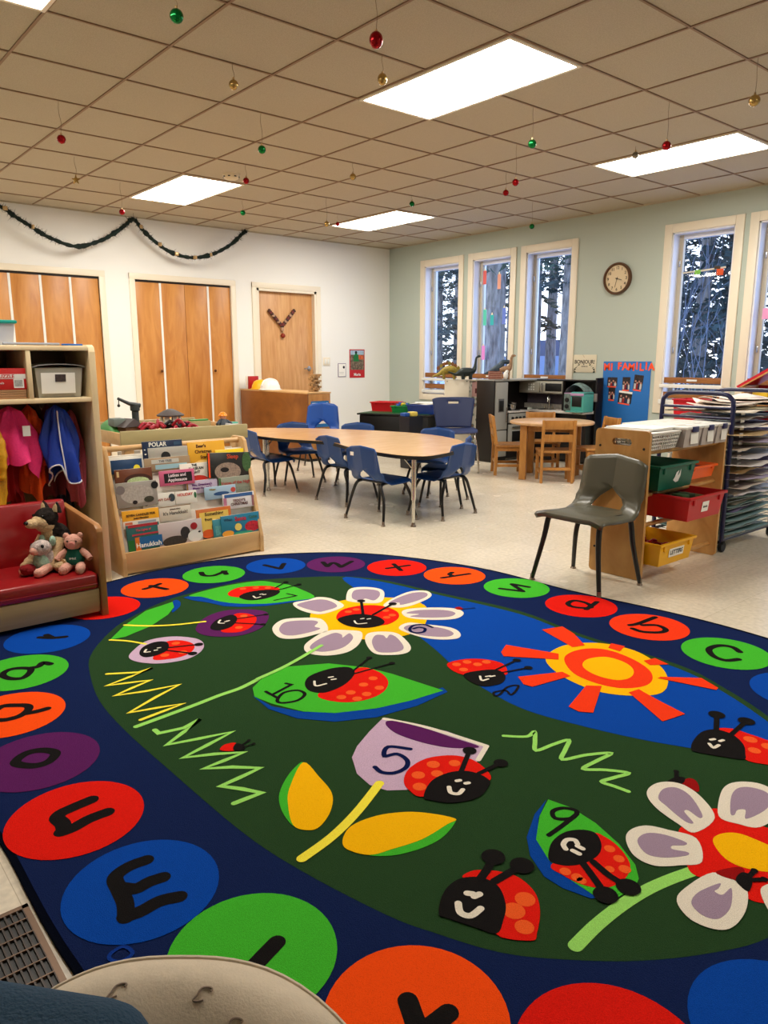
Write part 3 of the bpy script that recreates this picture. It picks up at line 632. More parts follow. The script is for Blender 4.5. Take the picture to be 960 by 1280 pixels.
spots=[(3.45,4.13,4,None),
 (3.92,3.97,97,'blue school chair at the near right end of the table, right of the chrome leg'),
 (4.24,4.27,127,'blue school chair tucked behind the foremost chair at the right end of the table'),
 (3.70,4.87,2,'blue school chair just left of the chair with the white label, middle near side'),
 (3.45,5.68,-2,'blue school chair at the far left end beside the book display'),
 (3.97,5.98,-106,'blue school chair facing the camera at the left half, seat showing below the tabletop'),
 (4.98,7.05,-110,None),
 (4.35,5.56,-130,'blue school chair at the far side of the table, only its peaked top showing'),
 (4.52,4.72,-150,'blue school chair behind the table, peaked top just before the large navy chair')]
for i,(x,y,h,lb) in enumerate(spots):
    if i==0: kid.location=(x,y,0); kid.rotation_euler.z=hd(h)
    elif lb: dup(kid,(x,y,0),hd(h),lb)
# the label sticker lives only on the first one
MB().box((-.055,-.233,.50),(.035,.002,.026),M_label,.0008,None).build('name_sticker',kid)
c7=chair('school_chair','brighter blue school chair standing alone beyond the table in front of the wooden cabinet','chair',.40,.40,.38,.33,.70,.42,.40,M_bright)
c7.location=(4.62,6.55,0); c7.rotation_euler.z=hd(-135)
g=chair('school_chair','grey plastic school chair with black legs beside the shelf of coloured bins','chair',.43,.385,.37,.385,.665,.42,.355,M_grey,r=.0145)
g.location=(3.247,2.205,0); g.rotation_euler.z=hd(179)
# large navy chair with an oval grip
t=thing('stacking_chair','large navy chair with an oval grip hole in front of the white shelf end','chair',(5.62,5.50,0),hd(-128))
M_nv=mat('slate navy plastic',(.15,.20,.36),rough=.42)
def nb(u,v):
    return None
b=MB(); NU,NV=16,14; vs=[];fs=[]
for j in range(NV+1):
    v=j/NV
    for i in range(NU+1):
        u=-1+2*i/NU; hw=.185+.045*v; z=.44+.32*v-.02*abs(u)**6*v
        vs.append((u*hw,-.20-.06*v+.03*u*u,z))
w=NU+1
for j in range(NV):
    for i in range(NU):
        if j in (11,) and 6<=i<=9: continue
        fs.append([j*w+i,j*w+i+1,(j+1)*w+i+1,(j+1)*w+i])
b.add(vs,fs,M_nv,None,True); b.build('backrest',t,solid=.010)
b=MB(); b.grid(lambda u,v:((2*u-1)*.21*(1-.06*abs(2*v-1)**3),-.21+.42*v,.43-.02*max(0,v-.8)*5*(v-.8)*5+.012*(2*u-1)**2),12,12,M_nv); b.build('seat',t,solid=.010)
for s in (-1,1):
    for f in (-1,1):
        MB().tube(catmull([(s*.15,f*.1,.415),(s*.17,f*.17,.40),(s*.20,f*.22,.2),(s*.21,f*.235,.004)],5),.011,M_chrome,10).build('leg',t)
# ------------------------------------------------------------------ big activity table
t=thing('activity_table','large wavy edged children\'s table with maple laminate top and black edging','table',(3.9,4.9,0))
T=TR(-3.9,-4.9,0)
out=[(3.41,6.13),(3.685,6.36),(4.05,6.04),(4.38,5.52),(4.56,4.91),(4.50,4.46),(4.30,4.10),(3.93,3.82),(3.60,3.70),(3.45,3.73),(3.38,3.95),(3.42,4.45),(3.52,4.88),(3.37,5.30),(3.33,5.75)]
P=catmull([(x,y,0) for x,y in out],5,True)
P=[(p.x,p.y) for p in P]
if sum(P[i-1][0]*P[i][1]-P[i][0]*P[i-1][1] for i in range(len(P)))<0: P=P[::-1]
M_maple=wood('maple laminate',(.80,.61,.40),(.86,.68,.47),rough=.22,scale=(1.2,6,1),wave=3,spec=.5)
MB(T).prism(P,.024,M_dark,TR(0,0,.478)).build('edge_band',t)
cx=sum(p[0] for p in P)/len(P); cy=sum(p[1] for p in P)/len(P)
MB(T).prism([(cx+(x-cx)*.994,cy+(y-cy)*.996) for x,y in P],.003,M_maple,TR(0,0,.5015)).build('tabletop',t)
for x,y in [(3.455,3.78),(4.44,4.66),(4.22,5.55),(3.46,5.72),(3.72,6.2)]:
    lg=MB(T).tube([(x,y,.03),(x,y,.20)],.0125,M_chrome,14).tube([(x,y,.19),(x,y,.478)],.017,M_chrome,14).build('leg',t)
    MB(T).lathe([(.02,0),(.02,.006),(.014,.014),(.012,.032)],M_glide,14,TR(x,y,0)).build('glide',lg)
    b=MB(T); dx,dy=cx-x,cy-y; l=math.hypot(dx,dy); dx/=l;dy/=l
    for s in (-1,1): b.tube([(x,y,.40),(x+(dx*.7-s*dy*.7)*.07,y+(dy*.7+s*dx*.7)*.07,.477)],.005,M_chrome,8)
    b.build('brace',lg)
# ------------------------------------------------------------------ small round wooden table with four chairs
M_pine=wood('honey oak',(.61,.40,.17),(.71,.50,.25),rough=.38,scale=(4,4,1.2),wave=4)
M_pinetop=wood('pale table top',(.74,.58,.42),(.80,.65,.48),rough=.3,scale=(2,7,1),wave=3)
tx,ty=6.03,4.58
t=thing('round_table','small round wooden table with four square legs by the toy kitchen','table',(tx,ty,0),math.radians(30))
MB().lathe([(0,.535),(.40,.535),(.41,.541),(.41,.556),(.40,.562),(0,.562)],M_pinetop,48).build('tabletop',t)
for k in range(4):
    a=PI/4+k*PI/2; MB().box((.33*math.cos(a),.33*math.sin(a),.267),(.066,.066,.534),M_pine,.006).build('leg',t)
b=MB()
for k in range(4): b.box((.205*math.cos(k*PI/2),.205*math.sin(k*PI/2),.50),(.02,.40,.06),M_pine,.002,None,k*PI/2)
b.build('apron',t)
def wchair(label):
    t=thing('wooden_chair',label,'chair',(0,0,0),0,'small wooden chairs')
    for s in (-1,1):
        MB().prism([(-.158,0),(-.128,0),(-.118,.29),(-.165,.60),(-.195,.60),(-.150,.29)],.026,M_pine,FR((s*.145-.013,0,0),(0,1,0),(0,0,1)),.003).build('back_post',t)
        MB().box((s*.145,.13,.142),(.032,.032,.284),M_pine,.004).build('front_leg',t)
        MB().box((s*.145,0,.10),(.018,.26,.028),M_pine,.003).build('side_stretcher',t)
        MB().box((s*.145,0,.265),(.018,.26,.035),M_pine,.003).build('side_rail',t)
    for z,y,h in ((.555,-.172,.085),(.43,-.158,.07)):
        MB().box((0,y,z),(.268,.016,h),M_pine,.004,None).build('back_slat',t)
    MB().grid(lambda u,v:((2*u-1)*.165,-.135+.29*v,.298-.008*math.sin(PI*u)*math.sin(PI*v)),10,10,M_pine).build('seat',t,solid=.024)
    MB().box((0,.13,.10),(.268,.018,.028),M_pine,.003).build('front_stretcher',t)
    MB().box((0,-.137,.135),(.268,.018,.028),M_pine,.003).build('rear_stretcher',t)
    return t
w0=wchair('small wooden chair in front of the round table, slatted back to the camera'); w0.location=(5.86,4.40,0); w0.rotation_euler.z=hd(47)
dup(w0,(5.90,5.02,0),hd(-42),'small wooden chair at the left of the round table beside the toy refrigerator')
dup(w0,(6.42,4.99,0),hd(-132),'small wooden chair on the kitchen side, its top slat showing above the round tabletop')
dup(w0,(6.31,4.27,0),hd(150),'small wooden chair at the right of the round table behind the rack end panel')
# ------------------------------------------------------------------ coat locker
M_lock=wood('locker maple',(.82,.73,.57),(.88,.80,.65),rough=.4,scale=(2,2,.7),wave=3)
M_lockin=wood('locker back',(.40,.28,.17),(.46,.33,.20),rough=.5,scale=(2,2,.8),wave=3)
LX0,LX1,LY0,LY1=.10,1.345,3.835,4.21
t=thing('coat_locker','tall maple coat locker with cubbies above and coats hanging below, behind the red sofa','locker',((LX0+LX1)/2,LY0,0))
T=TR(-(LX0+LX1)/2,-LY0,0)
def side(b,x0,x1): b.prism([(LY0,0),(LY1,0),(LY1,1.225),(LY0+.035,1.225),(LY0+.01,1.215),(LY0,1.19)],x1-x0,M_lock,FR((x0,0,0),(0,1,0),(0,0,1)),.003)
b=MB(T); side(b,LX1-.032,LX1); b.build('side_panel',t)
b=MB(T); side(b,LX0,LX0+.032); b.build('side_panel',t)
xa,xb=LX0+.032,LX1-.032
MB(T).bx(xa,xb,LY0+.004,LY1,1.195,1.218,M_lock,.003).build('top_panel',t)
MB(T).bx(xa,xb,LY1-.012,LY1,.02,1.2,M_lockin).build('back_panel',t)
MB(T).bx(xa,xb,LY0+.004,LY1-.012,.945,.968,M_lock,.003).build('shelf',t)
MB(T).bx(xa,xb,LY0+.004,LY1-.012,.245,.268,M_lock,.003).build('bench_shelf',t)
MB(T).bx(xa,xb,LY0+.004,LY1-.012,.03,.053,M_lock,.003).build('bottom_panel',t)
for x in (1.02,.72,.42): MB(T).bx(x,x+.022,LY0+.006,LY1-.012,.968,1.195,M_lock,.002).build('divider',t)
for i in range(7):
    x=.22+.155*i
    MB(T).tube(catmull([(x,LY1-.014,.915),(x,LY1-.05,.91),(x,LY1-.075,.89),(x,LY1-.075,.905)],4),.004,M_steel,8).build('coat_hook',t)
# things in and on the locker
M_bin=clearplastic('clear plastic',(.82,.80,.74),.55); M_lid=mat('grey lid',(.50,.50,.50),rough=.4)
t=thing('storage_bin','clear plastic bin with a grey lid and paper label in the upper locker cubby','bin',(1.175,4.0,.968))
def tub(b,w,d,h,th,m,tp=.88,z=0):
    # open tapered tub with thickness, centred, w x d at the rim
    vs=[];fs=[]
    for (k,o,zz) in ((tp,0,0),(1,0,h),(1,th,h),(tp,th,th)):
        for sx,sy in ((-1,-1),(1,-1),(1,1),(-1,1)): vs.append((sx*(w/2*k-o),sy*(d/2*k-o),z+zz))
    fs.append([3,2,1,0])
    for a in (0,4,8):
        for k in range(4): fs.append([a+k,a+(k+1)%4,a+4+(k+1)%4,a+4+k])
    fs.append([12,13,14,15]); b.add(vs,fs,m); return b
tub(MB(),.225,.26,.145,.003,M_bin).build('tub',t)
MB().grid(lambda u,v:((u-.5)*.245,(v-.5)*.28,.147+.018*(1-(2*v-1)**2*.2)*math.sin(PI*min(1,max(0,u)))**.5),12,6,M_lid).build('lid',t,solid=.004)
b=MB(); b.box((-.01,-.131,.085),(.16,.001,.10),M_label,0,RX(.10)); b.box((.0,-.1335,.11),(.05,.001,.035),mat('photo dark',(.25,.2,.2),var=.6,scale=60),0,RX(.10)); b.build('paper_label',t)
M_redbox=mat('box red',(.75,.12,.12),rough=.4); M_card=mat('cardboard',(.62,.46,.32),rough=.7)
t=thing('puzzle_box','red and white puzzle box lying on boards in the left locker cubby','box',(.90,4.0,1.012))
MB().box((0,0,.05),(.24,.27,.10),M_redbox,.003).build('carton',t)
b=MB(); b.box((0,-.1355,.062),(.235,.001,.022),M_white); b.text('FLOOR PUZZLE',.022,M_redbox,FR((-.01,-.1365,.062),(1,0,0),(0,0,1)),bold=.0006); b.box((.085,-.1355,.03),(.045,.001,.045),M_white); b.text('world of animals',.015,M_white,FR((-.03,-.1362,.032),(1,0,0),(0,0,1)))
for k in range(9): b.box((.068+.004*k,-.1362,.03),(.0018,.0005,.03),M_dark)
b.build('printed_front',t)
for k in range(4):
    tag(MB().bx(-.14,.13,-.14,.14,0,.010,M_card,.001).build('puzzle_board',None,(.885,4.0,.968+.011*k)),'cardboard puzzle board under the red puzzle box, number %s from the bottom'%['one','two','three','four'][k],'board','puzzle boards in the cubby')
t=thing('storage_bin','small clear bin with a teal lid on top of the locker','bin',(.915,4.02,1.22))
tub(MB(),.18,.2,.10,.003,clearplastic('milky plastic',(.85,.85,.88),.6)).build('tub',t); MB().box((0,0,.108),(.2,.22,.016),mat('teal lid',(.05,.55,.50),rough=.35),.005).build('lid',t)
for k,(x,y,c) in enumerate([(-.04,-.03,(.8,.2,.2)),(.03,-.05,(.2,.3,.8)),(.0,.03,(.9,.9,.3))]):
    tag(MB().ball((0,0,.03),(.035,.03,.03),mat('bead %d'%k,c,rough=.3),12).build('toy_block',None,(.915+x,4.02+y,1.222)),'%s toy piece inside the small clear bin with the teal lid'%['red','blue','yellow'][k],'toy','toys in the clear bin')
tag(MB().bx(-.035,.035,-.05,.05,0,.12,mat('pale blue card',(.45,.72,.88),rough=.5),.002).build('card_box',None,(.875,3.90,1.22)),'pale blue box at the front of the locker top','box')
tag(MB().tube([(0,0,0),(.26,.02,0)],.006,mat('pen grey',(.55,.57,.62),rough=.35),8).build('marker_stick',None,(.93,3.86,1.226)),'thin grey stick lying along the front edge of the locker top','stick')
tag(MB().box((0,0,.004),(.10,.022,.008),mat('pen blue',(.10,.38,.72),rough=.3),.003).build('blue_ruler',None,(1.245,3.865,1.22),.1),'short blue strip lying at the right end of the locker top','ruler')
# coats
def coat(name,label,x,y,zt,zb,wt,wb,dp,m,trim=None,seed=0,hood=None,tagm=None,lean=0,sleeve=True):
    r=random.Random(seed); t=thing(name,label,'coat',(x,y,zb),0,'coats in the locker'); h=zt-zb
    ph=[r.uniform(0,6) for _ in range(4)]
    def body(u,v):
        a=2*PI*u; s=v**.7; w=wb*(.22+.78*min(1,(1-v)*2.0)**.75)*(1-.10*(1-v))/2; d=dp*(1-.6*v)/2
        k=1+.20*math.sin(4*a+ph[0]+3*v)+.13*math.sin(9*a+ph[1]-4*v)
        k*=(1 if v<.93 else max(.12,1-(v-.93)/.07*.85))
        z=h*v+.045*math.sin(2*a+ph[2])*(1-v)+.02*math.sin(5*a)*(1-v)
        return (w*k*math.cos(a)+lean*(1-v),d*k*math.sin(a)+.012*math.sin(7*a+ph[3])*(1-v),z)
    b=MB().grid(body,56,26,m,None,True); o=b.build('body',t)
    if sleeve:
        for s in (-1,1):
            l=r.uniform(.55,.75)*h; x0=s*wt*.30; P=catmull([(s*wb*.14,-.01,h*.84),(s*wb*.34,-dp*.30,h*.66),(s*wb*.40+lean*.6,-dp*.40,h*.86-l*.7),(s*wb*.36+lean,-dp*.36,h*.86-l)],6)
            n=len(P); MB().tube(P,[.016+.014*math.sin(PI*min(1,i/n+.25))+.003*math.sin(i*1.9+seed) for i in range(n)],m,12).build('sleeve',t)
    if hood: MB().ball((0,-dp*.28,h*.86),(wt*.42,dp*.30,h*.15),hood,16,None,lambda q:Vector((q.x*(1+.15*math.sin(q.z*60)),q.y,q.z))).build('hood',t)
    if trim:
        P=[Vector(body(u,0))+Vector((0,0,.002)) for u in [i/56 for i in range(56)]]; MB().tube(P,.004,trim,6,None,True).build('hem_trim',t)
        P=[Vector(body(.72,i/26))*1+Vector((0,-.004,0)) for i in range(25)]; MB().tube(P,.0035,trim,6).build('edge_piping',t)
    if tagm: MB().box((wb*.22,-dp*.46,h*.62),(.035,.003,.05),M_white,0,RZ(.0)).build('white_tag',t)
    return t
def cloth(n,c,r=.75): return mat('cloth '+n,c,rough=r,var=.08,scale=120,bump=.2,bscale=90)
coat('jacket','pink fleece jacket with a white tag hanging at the left of the locker',.955,3.97,.93,.62,.12,.23,.17,cloth('pink',(.85,.15,.42)),seed=1,tagm=1,sleeve=False)
coat('jacket','blue jacket with white piping in the middle of the locker, over an orange lining',1.165,3.95,.93,.575,.12,.17,.17,cloth('royal',(.08,.22,.62),.5),trim=mat('white piping',(.9,.9,.92)),seed=2,lean=.02,sleeve=False)
coat('jacket','bright orange jacket hanging between the pink and the blue jacket',1.06,4.04,.93,.50,.12,.13,.15,cloth('orange',(.86,.30,.04),.6),seed=3)
coat('jacket','dusty pink jacket at the right end of the locker',1.262,4.03,.90,.44,.06,.09,.14,cloth('salmon',(.72,.33,.38)),seed=4,sleeve=False)
coat('jacket','dark red coat behind the blue jacket, its hem showing below',1.16,4.08,.93,.42,.12,.14,.10,cloth('maroon',(.36,.05,.07)),seed=5,sleeve=False)
coat('snow_pants','navy snow pants hanging under the blue jacket on the right',1.215,4.09,.90,.36,.06,.08,.09,cloth('ink',(.08,.10,.18)),seed=6,sleeve=False)
coat('jacket','red coat below the pink fleece jacket',.935,4.07,.92,.45,.12,.14,.12,cloth('red',(.66,.06,.09)),seed=7,sleeve=False)
coat('raincoat','yellow raincoat cut off at the left edge of the photo',.835,3.95,.92,.46,.08,.13,.12,cloth('yellow',(.85,.62,.10),.5),seed=8)
coat('jacket','dark navy coat behind the orange jacket, near the locker back',1.085,4.125,.93,.55,.12,.15,.10,cloth('navy',(.06,.09,.25)),seed=9,sleeve=False)
# ------------------------------------------------------------------ red toddler sofa
M_sofaw=wood('sofa oak',(.56,.37,.20),(.66,.46,.26),rough=.4,scale=(2,2,2.5),wave=3); M_base=wood('sofa base',(.60,.49,.33),(.66,.55,.38),rough=.4,scale=(.6,3,6),wave=3)
M_vin=mat('red vinyl',(.56,.075,.09),rough=.28,spec=.55,coat=.2,bump=.08,bscale=25)
t=thing('toddler_sofa','low red vinyl sofa with wooden ends in front of the coat locker','sofa',(.6,3.55,0)); T=TR(-.6,-3.55,0)
prof=[(3.285,.012),(3.335,.012),(3.345,.03),(3.74,.03),(3.75,.012),(3.795,.012),(3.80,.455),(3.78,.462),(3.32,.43),(3.292,.415),(3.285,.40)]
for x in (1.098,.06): MB(T).prism(prof,.028,M_sofaw,FR((x,0,0),(0,1,0),(0,0,1)),.004).build('end_panel',t)
MB(T).bx(.09,1.096,3.30,3.33,.03,.137,M_base,.003).build('front_board',t)
MB(T).bx(.09,1.096,3.76,3.785,.03,.42,M_base,.003).build('back_board',t)
MB(T).bx(.09,1.096,3.33,3.76,.10,.125,M_base).build('seat_board',t)
def cush(x0,x1,y0,y1,z0,z1,m,bulge=.012,M=None):
    c=((x0+x1)/2,(y0+y1)/2,(z0+z1)/2); bm=bmesh.new(); bmesh.ops.create_cube(bm,size=1,matrix=Matrix.Diagonal((x1-x0,y1-y0,z1-z0,1)))
    bmesh.ops.bevel(bm,geom=bm.edges[:],offset=.016,segments=4,affect='EDGES',profile=.5); b=MB(M); b._bm(bm,m,TR(c),True); return b
cush(.092,1.094,3.295,3.70,.137,.212,M_vin,M=T).tube([(.1,3.296,.163),(1.088,3.296,.163)],.003,M_vin,8).build('seat_cushion',t)
cush(.092,1.094,0,.085,0,.30,M_vin,M=T@TR(0,3.645,.20)@RX(-.14)).build('back_cushion',t)
# ------------------------------------------------------------------ soft toys
M_husk=mat('dark grey plush',(.17,.15,.14),rough=1,var=.5,scale=45,bump=1,bscale=160,spec=.05); M_tan=mat('cream plush',(.80,.68,.52),rough=1,var=.12,scale=60,bump=.8,bscale=160,spec=.05)
M_pig=mat('pink plush',(.86,.64,.57),rough=1,var=.1,scale=60,bump=.6,bscale=160,spec=.05); M_pigd=mat('pig snout',(.80,.50,.46),rough=1); M_eye=mat('button eye',(.03,.03,.03),rough=.15); M_jade=mat('green jersey',(.05,.36,.30),rough=.85,bump=.3,bscale=200)
M_sheep=mat('speckled plush',(.74,.68,.66),rough=1,var=.4,scale=70,bump=1,bscale=120,spec=.05); M_mint=mat('mint plush',(.62,.74,.66),rough=1,var=.2,scale=70,bump=.6); M_bow=mat('dark red plush',(.52,.08,.10),rough=1,bump=.6,bscale=120)
SZ=.212
t=thing('toy_dog','grey and cream plush husky sitting between the two smaller soft toys on the sofa','soft toy',(.985,3.535,SZ),math.radians(-155))
# faces local +X ... built with head looking +X
b=MB(); b.ball((-.03,0,.10),(.062,.058,.10),M_husk,20); b.ball((.012,0,.075),(.042,.046,.07),M_tan,18); b.ball((.0,0,.165),(.045,.045,.05),M_husk,16); b.ball((.025,0,.165),(.03,.034,.045),M_tan,14); b.build('body',t)
hd_=MB(); hd_.ball((.03,0,.235),(.055,.05,.048),M_husk,20); hd_.ball((.062,0,.222),(.045,.04,.033),M_tan,18); hd_.ball((.105,0,.222),(.036,.026,.022),M_tan,16); hd_.ball((.04,0,.20),(.04,.042,.03),M_tan,16); ho=hd_.build('head',t)
MB().ball((.139,0,.23),(.010,.012,.009),M_eye,12).build('nose',ho)
for s in (-1,1):
    MB().ball((.072,s*.028,.252),.007,M_eye,10).build('eye',ho)
    MB().lathe([(.027,0),(.023,.016),(.013,.034),(.001,.047)],M_husk,14,TR(.0,s*.036,.262)@RX(-s*.15)@Matrix.Diagonal((.6,1,1,1))).lathe([(.019,0),(.016,.012),(.009,.027),(.001,.037)],M_tan,12,TR(.008,s*.036,.265)@RX(-s*.15)@Matrix.Diagonal((.5,1,1,1))).build('ear',ho)
    MB().tube(catmull([(.01,s*.05,.14),(.045,s*.06,.08),(.075,s*.062,.035),(.11,s*.06,.024)],5),[.026]*5+[.024]*5+[.022]*5+[.018],M_tan,12).ball((.115,s*.06,.022),(.024,.021,.02),M_tan,12).build('foreleg',t)
    MB().tube(catmull([(-.04,s*.05,.05),(.0,s*.085,.04),(.05,s*.095,.03)],5),.03,M_tan,12).ball((.06,s*.095,.026),(.03,.024,.024),M_tan,12).build('hind_leg',t)
MB().tube(catmull([(-.08,0,.05),(-.12,.02,.03),(-.15,.05,.022)],4),[.02]*8+[.01],M_husk,10).build('tail',t)
t=thing('toy_pig','pink plush pig in a green shirt at the right end of the sofa','soft toy',(1.035,3.415,SZ),math.radians(-120))
b=MB(); b.ball((-.005,0,.055),(.036,.038,.052),M_pig,18)
b.build('body',t)
MB().lathe([(.037,.03),(.043,.045),(.041,.07),(.034,.09),(.024,.10)],M_jade,20,TR(-.005,0,0)).build('shirt',t)
MB().text('SMILE',.012,M_white,FR((.040,0,.062),(0,1,0),(-.1,0,1)),ext=.0008).build('shirt_print',t)
ho=MB().ball((.0,0,.130),(.038,.040,.036),M_pig,20).build('head',t)
MB().lathe([(.016,0),(.018,.008),(.014,.013),(0,.014)],M_pigd,16,FR((.030,0,.122),(0,1,0),(0,0,1))).build('snout',ho)
for s in (-1,1):
    MB().ball((.032,s*.018,.141),.0045,M_eye,8).build('eye',ho)
    MB().ball((-.004,s*.03,.158),(.010,.014,.016),M_pig,10,RX(0)).build('ear',ho)
    MB().tube(catmull([(.0,s*.03,.088),(.012,s*.058,.07),(.025,s*.072,.055)],4),[.017,.017,.016,.016,.015,.015,.014,.014,.015],M_pig,10).build('arm',t)
    MB().tube(catmull([(.0,s*.022,.022),(.045,s*.032,.02),(.078,s*.036,.018)],4),[.022]*6+[.02]*3,M_pig,12).ball((.08,s*.037,.02),(.016,.018,.021),M_pig,10).build('leg',t)
t=thing('toy_bunny','speckled pale plush animal lying against the husky on the sofa','soft toy',(.925,3.47,SZ),math.radians(-150))
b=MB(); b.ball((-.01,0,.055),(.05,.045,.055),M_sheep,18); b.ball((.025,0,.05),(.032,.04,.04),M_mint,16); b.build('body',t)
ho=MB().ball((.02,.0,.115),(.05,.042,.036),M_sheep,18).ball((.055,0,.108),(.026,.022,.02),M_pig,14).build('head',t)
for s in (-1,1):
    MB().ball((.042,s*.030,.128),(.008,.008,.010),M_eye,10).build('eye',ho)
    MB().tube(catmull([(.02,s*.03,.03),(.06,s*.04,.022),(.085,s*.042,.02)],4),[.02]*9,M_pig if s>0 else M_sheep,10).ball((.088,s*.042,.02),.021,M_pig,10).build('leg',t)
    MB().ball((-.02,s*.03,.14),(.016,.012,.024),M_mint,10).build('ear',ho)
t=thing('toy_lobster','small dark red plush toy with pale feet at the left end of the soft toys','soft toy',(.845,3.45,SZ),.4)
MB().ball((0,0,.026),(.036,.028,.026),M_bow,14).ball((-.02,.0,.035),(.02,.022,.018),M_bow,12).build('body',t)
for s in (-1,1): MB().ball((.035,s*.016-.008,.014),(.018,.011,.013),M_pig,10).build('foot',t)
# ------------------------------------------------------------------ book display
M_disp=wood('display birch',(.76,.60,.40),(.82,.67,.47),rough=.38,scale=(.7,3,3),wave=3); M_back=mat('display cream',(.93,.91,.86),rough=.5)
DX0,DX1=1.418,2.292
t=thing('book_display','birch book display with five tiers of picture books in front of the train table','bookshelf',(1.855,3.98,0)); T=TR(-1.855,-3.98,0)
pf=[(3.862,0),(4.20,0),(4.20,.665),(4.17,.69),(4.06,.69),(4.03,.67),(3.878,.15),(3.862,.10)]
for x in (DX0,DX1-.022): MB(T).prism(pf,.022,M_disp,FR((x,0,0),(0,1,0),(0,0,1)),.003).build('side_panel',t)
MB(T).bx(DX0+.022,DX1-.022,3.872,3.892,.012,.128,M_disp,.002).build('front_board',t)
MB(T).bx(DX0+.022,DX1-.022,4.175,4.19,.02,.62,M_back).build('back_panel',t)
MB(T).tube([(DX0+.02,4.10,.668),(DX1-.02,4.10,.668)],.016,M_disp,16).build('top_rail',t)
TIER=[]
for k in range(5):
    y0=3.905+.033*k; z0=.045+.125*k; L_=.122 if k<4 else .08; s=.12
    TIER.append((y0,z0,s))
    MB(T).prism([(y0-.002,z0),(y0+.03,z0),(y0+.03+L_*s*0+.002,z0+.006),(y0+.012+L_*s+.012,z0+L_),(y0+L_*s+.012,z0+L_)],DX1-DX0-.046,M_back,FR((DX0+.023,0,0),(0,1,0),(0,0,1))).build('tier_panel',t)
    if k: MB(T).bx(DX0+.023,DX1-.023,y0-.006,y0+.03,z0-.010,z0,M_back).build('tier_ledge',t)
def BK(px,py,k,off=0):
    # point of the sloping front of tier k seen at a measured pixel
    y0,z0,s=TIER[k]; v=ray(px,py); # plane y = y0+off + s*(z-z0)
    tt=(y0+off+s*(H-z0))/(v.y-s*v.z); return Vector((v.x*tt,v.y*tt,H+v.z*tt))
def cover(i,c,pat=None):
    return mat('cover %s'%i,c,rough=.35,var=pat or 0,scale=35,spec=.5)
NB=[0]
def book(name_label,k,box,c,texts=(),pats=(),off=-.012,hh=None,tilt=0,th=.008,pages=True):
    off=-.004-.75*(.022-off); x0,y0,x1,y1=[v/4.364 for v in box]
    while k>0 and BK(120+(x0+x1)/2,490+y0,k,off).z-TIER[k][1]<.045: k-=1
    a=BK(120+x0,490+y0,k,off); c1=BK(120+x1,490+y0,k,off); 
    zt=(a.z+BK(120+(x0+x1)/2,490+y0,k,off).z)/2
    bot=BK(120+(x0+x1)/2,490+y1,k,off)
    w=c1.x-a.x; s=TIER[k][2]; n=math.sqrt(1+s*s)
    hgt=(hh or max(.06,zt-bot.z+.012))*n
    cen=BK(120+(x0+x1)/2,490+y0,k,off); hgt=min(hgt,(cen.z-TIER[k][1]-.002)*n)
    r=thing('picture_book',name_label,'book',(cen.x,cen.y-s*hgt/n+0,cen.z-hgt/n),0,'picture books on the display')
    r.rotation_euler=(-math.atan(s),tilt,0)
    NB[0]+=1; m=cover(NB[0],c)
    MB().bx(-w/2,w/2,0,th,0,hgt,m,.001).build('cover',r)
    if pages: MB().bx(-w/2+.002,w/2-.002,.0015,th-.0015,.002,hgt+.0006,M_label).build('page_block',r)
    if pats or texts:
        b=MB(); z=-.0006
        for q in pats:
            kind,cx,cy,sx,sy,cc=q[:6]; mm=mat('ink %s'%str(cc),cc,rough=.4,var=q[6] if len(q)>6 else 0,scale=90)
            if kind=='r': b.box((cx*w/2,z,hgt*cy),(sx*w,.0004,sy*hgt),mm)
            else: b.add([(cx*w/2+sx*w/2*math.cos(a_*PI/14),z,hgt*cy+sy*hgt/2*math.sin(a_*PI/14)) for a_ in range(28)],[list(range(28))],mm)
            z-=.0003
        for tx,cy,size,cc,*rest in texts:
            b.text(tx,size,mat('ink %s'%str(cc),cc,rough=.4),FR(((rest[0] if rest else 0)*w/2,z,hgt*cy),(1,0,0),(0,0,1)),bold=.0006,ext=.0002)
        b.build('cover_print',r)
    return r
W_=(.93,.92,.88); K_=(.06,.06,.07)
book('navy book titled POLAR in white at the back of the top tier',4,(250,265,470,350),(.06,.14,.26),[('POLAR',.80,.034,W_,-.25)],[('r',.75,.8,.18,.2,(.2,.3,.4)),('e',-.88,.3,.05,.08,W_),('e',-.9,.55,.04,.06,W_)],off=.012,hh=.10)
book('pale grey book with a black arch in front of the POLAR book',4,(283,300,500,362),(.66,.64,.60),[],[('e',-.15,.15,.24,.9,K_)],off=.004,hh=.06)
book('yellow book titled Bear\'s Christmas Star on the top tier',4,(498,268,700,390),(.90,.66,.16),[('Bear\'s',.80,.026,(.25,.08,.02),-.3),('Christmas',.55,.026,(.25,.08,.02),-.2),('Star',.30,.026,(.25,.08,.02),-.2)],[('e',-.3,.02,.4,.3,(.95,.8,.45))],off=.006,hh=.13)
book('bright yellow book with an owl at the right of the top tier',3,(650,312,805,350),(.93,.80,.08),[],[('e',.75,.5,.14,.5,(.3,.2,.1)),('r',0,.1,.9,.1,(.8,.6,.1))],off=.022,hh=.13)
book('dark blue book with a yellow moon at the left of the third tier',3,(80,368,250,425),(.07,.22,.38),[],[('e',.62,.3,.22,.55,(.93,.85,.2))],off=.012,hh=.075)
book('brown patterned book behind the grey bear face',3,(100,418,305,505),(.40,.20,.09),[],[('e',.2,.35,.75,.7,(.25,.12,.08)),('e',.2,.28,.6,.5,(.70,.76,.55),.3),('r',-.85,.75,.06,.3,(.8,.7,.5))],off=-.008,hh=.10)
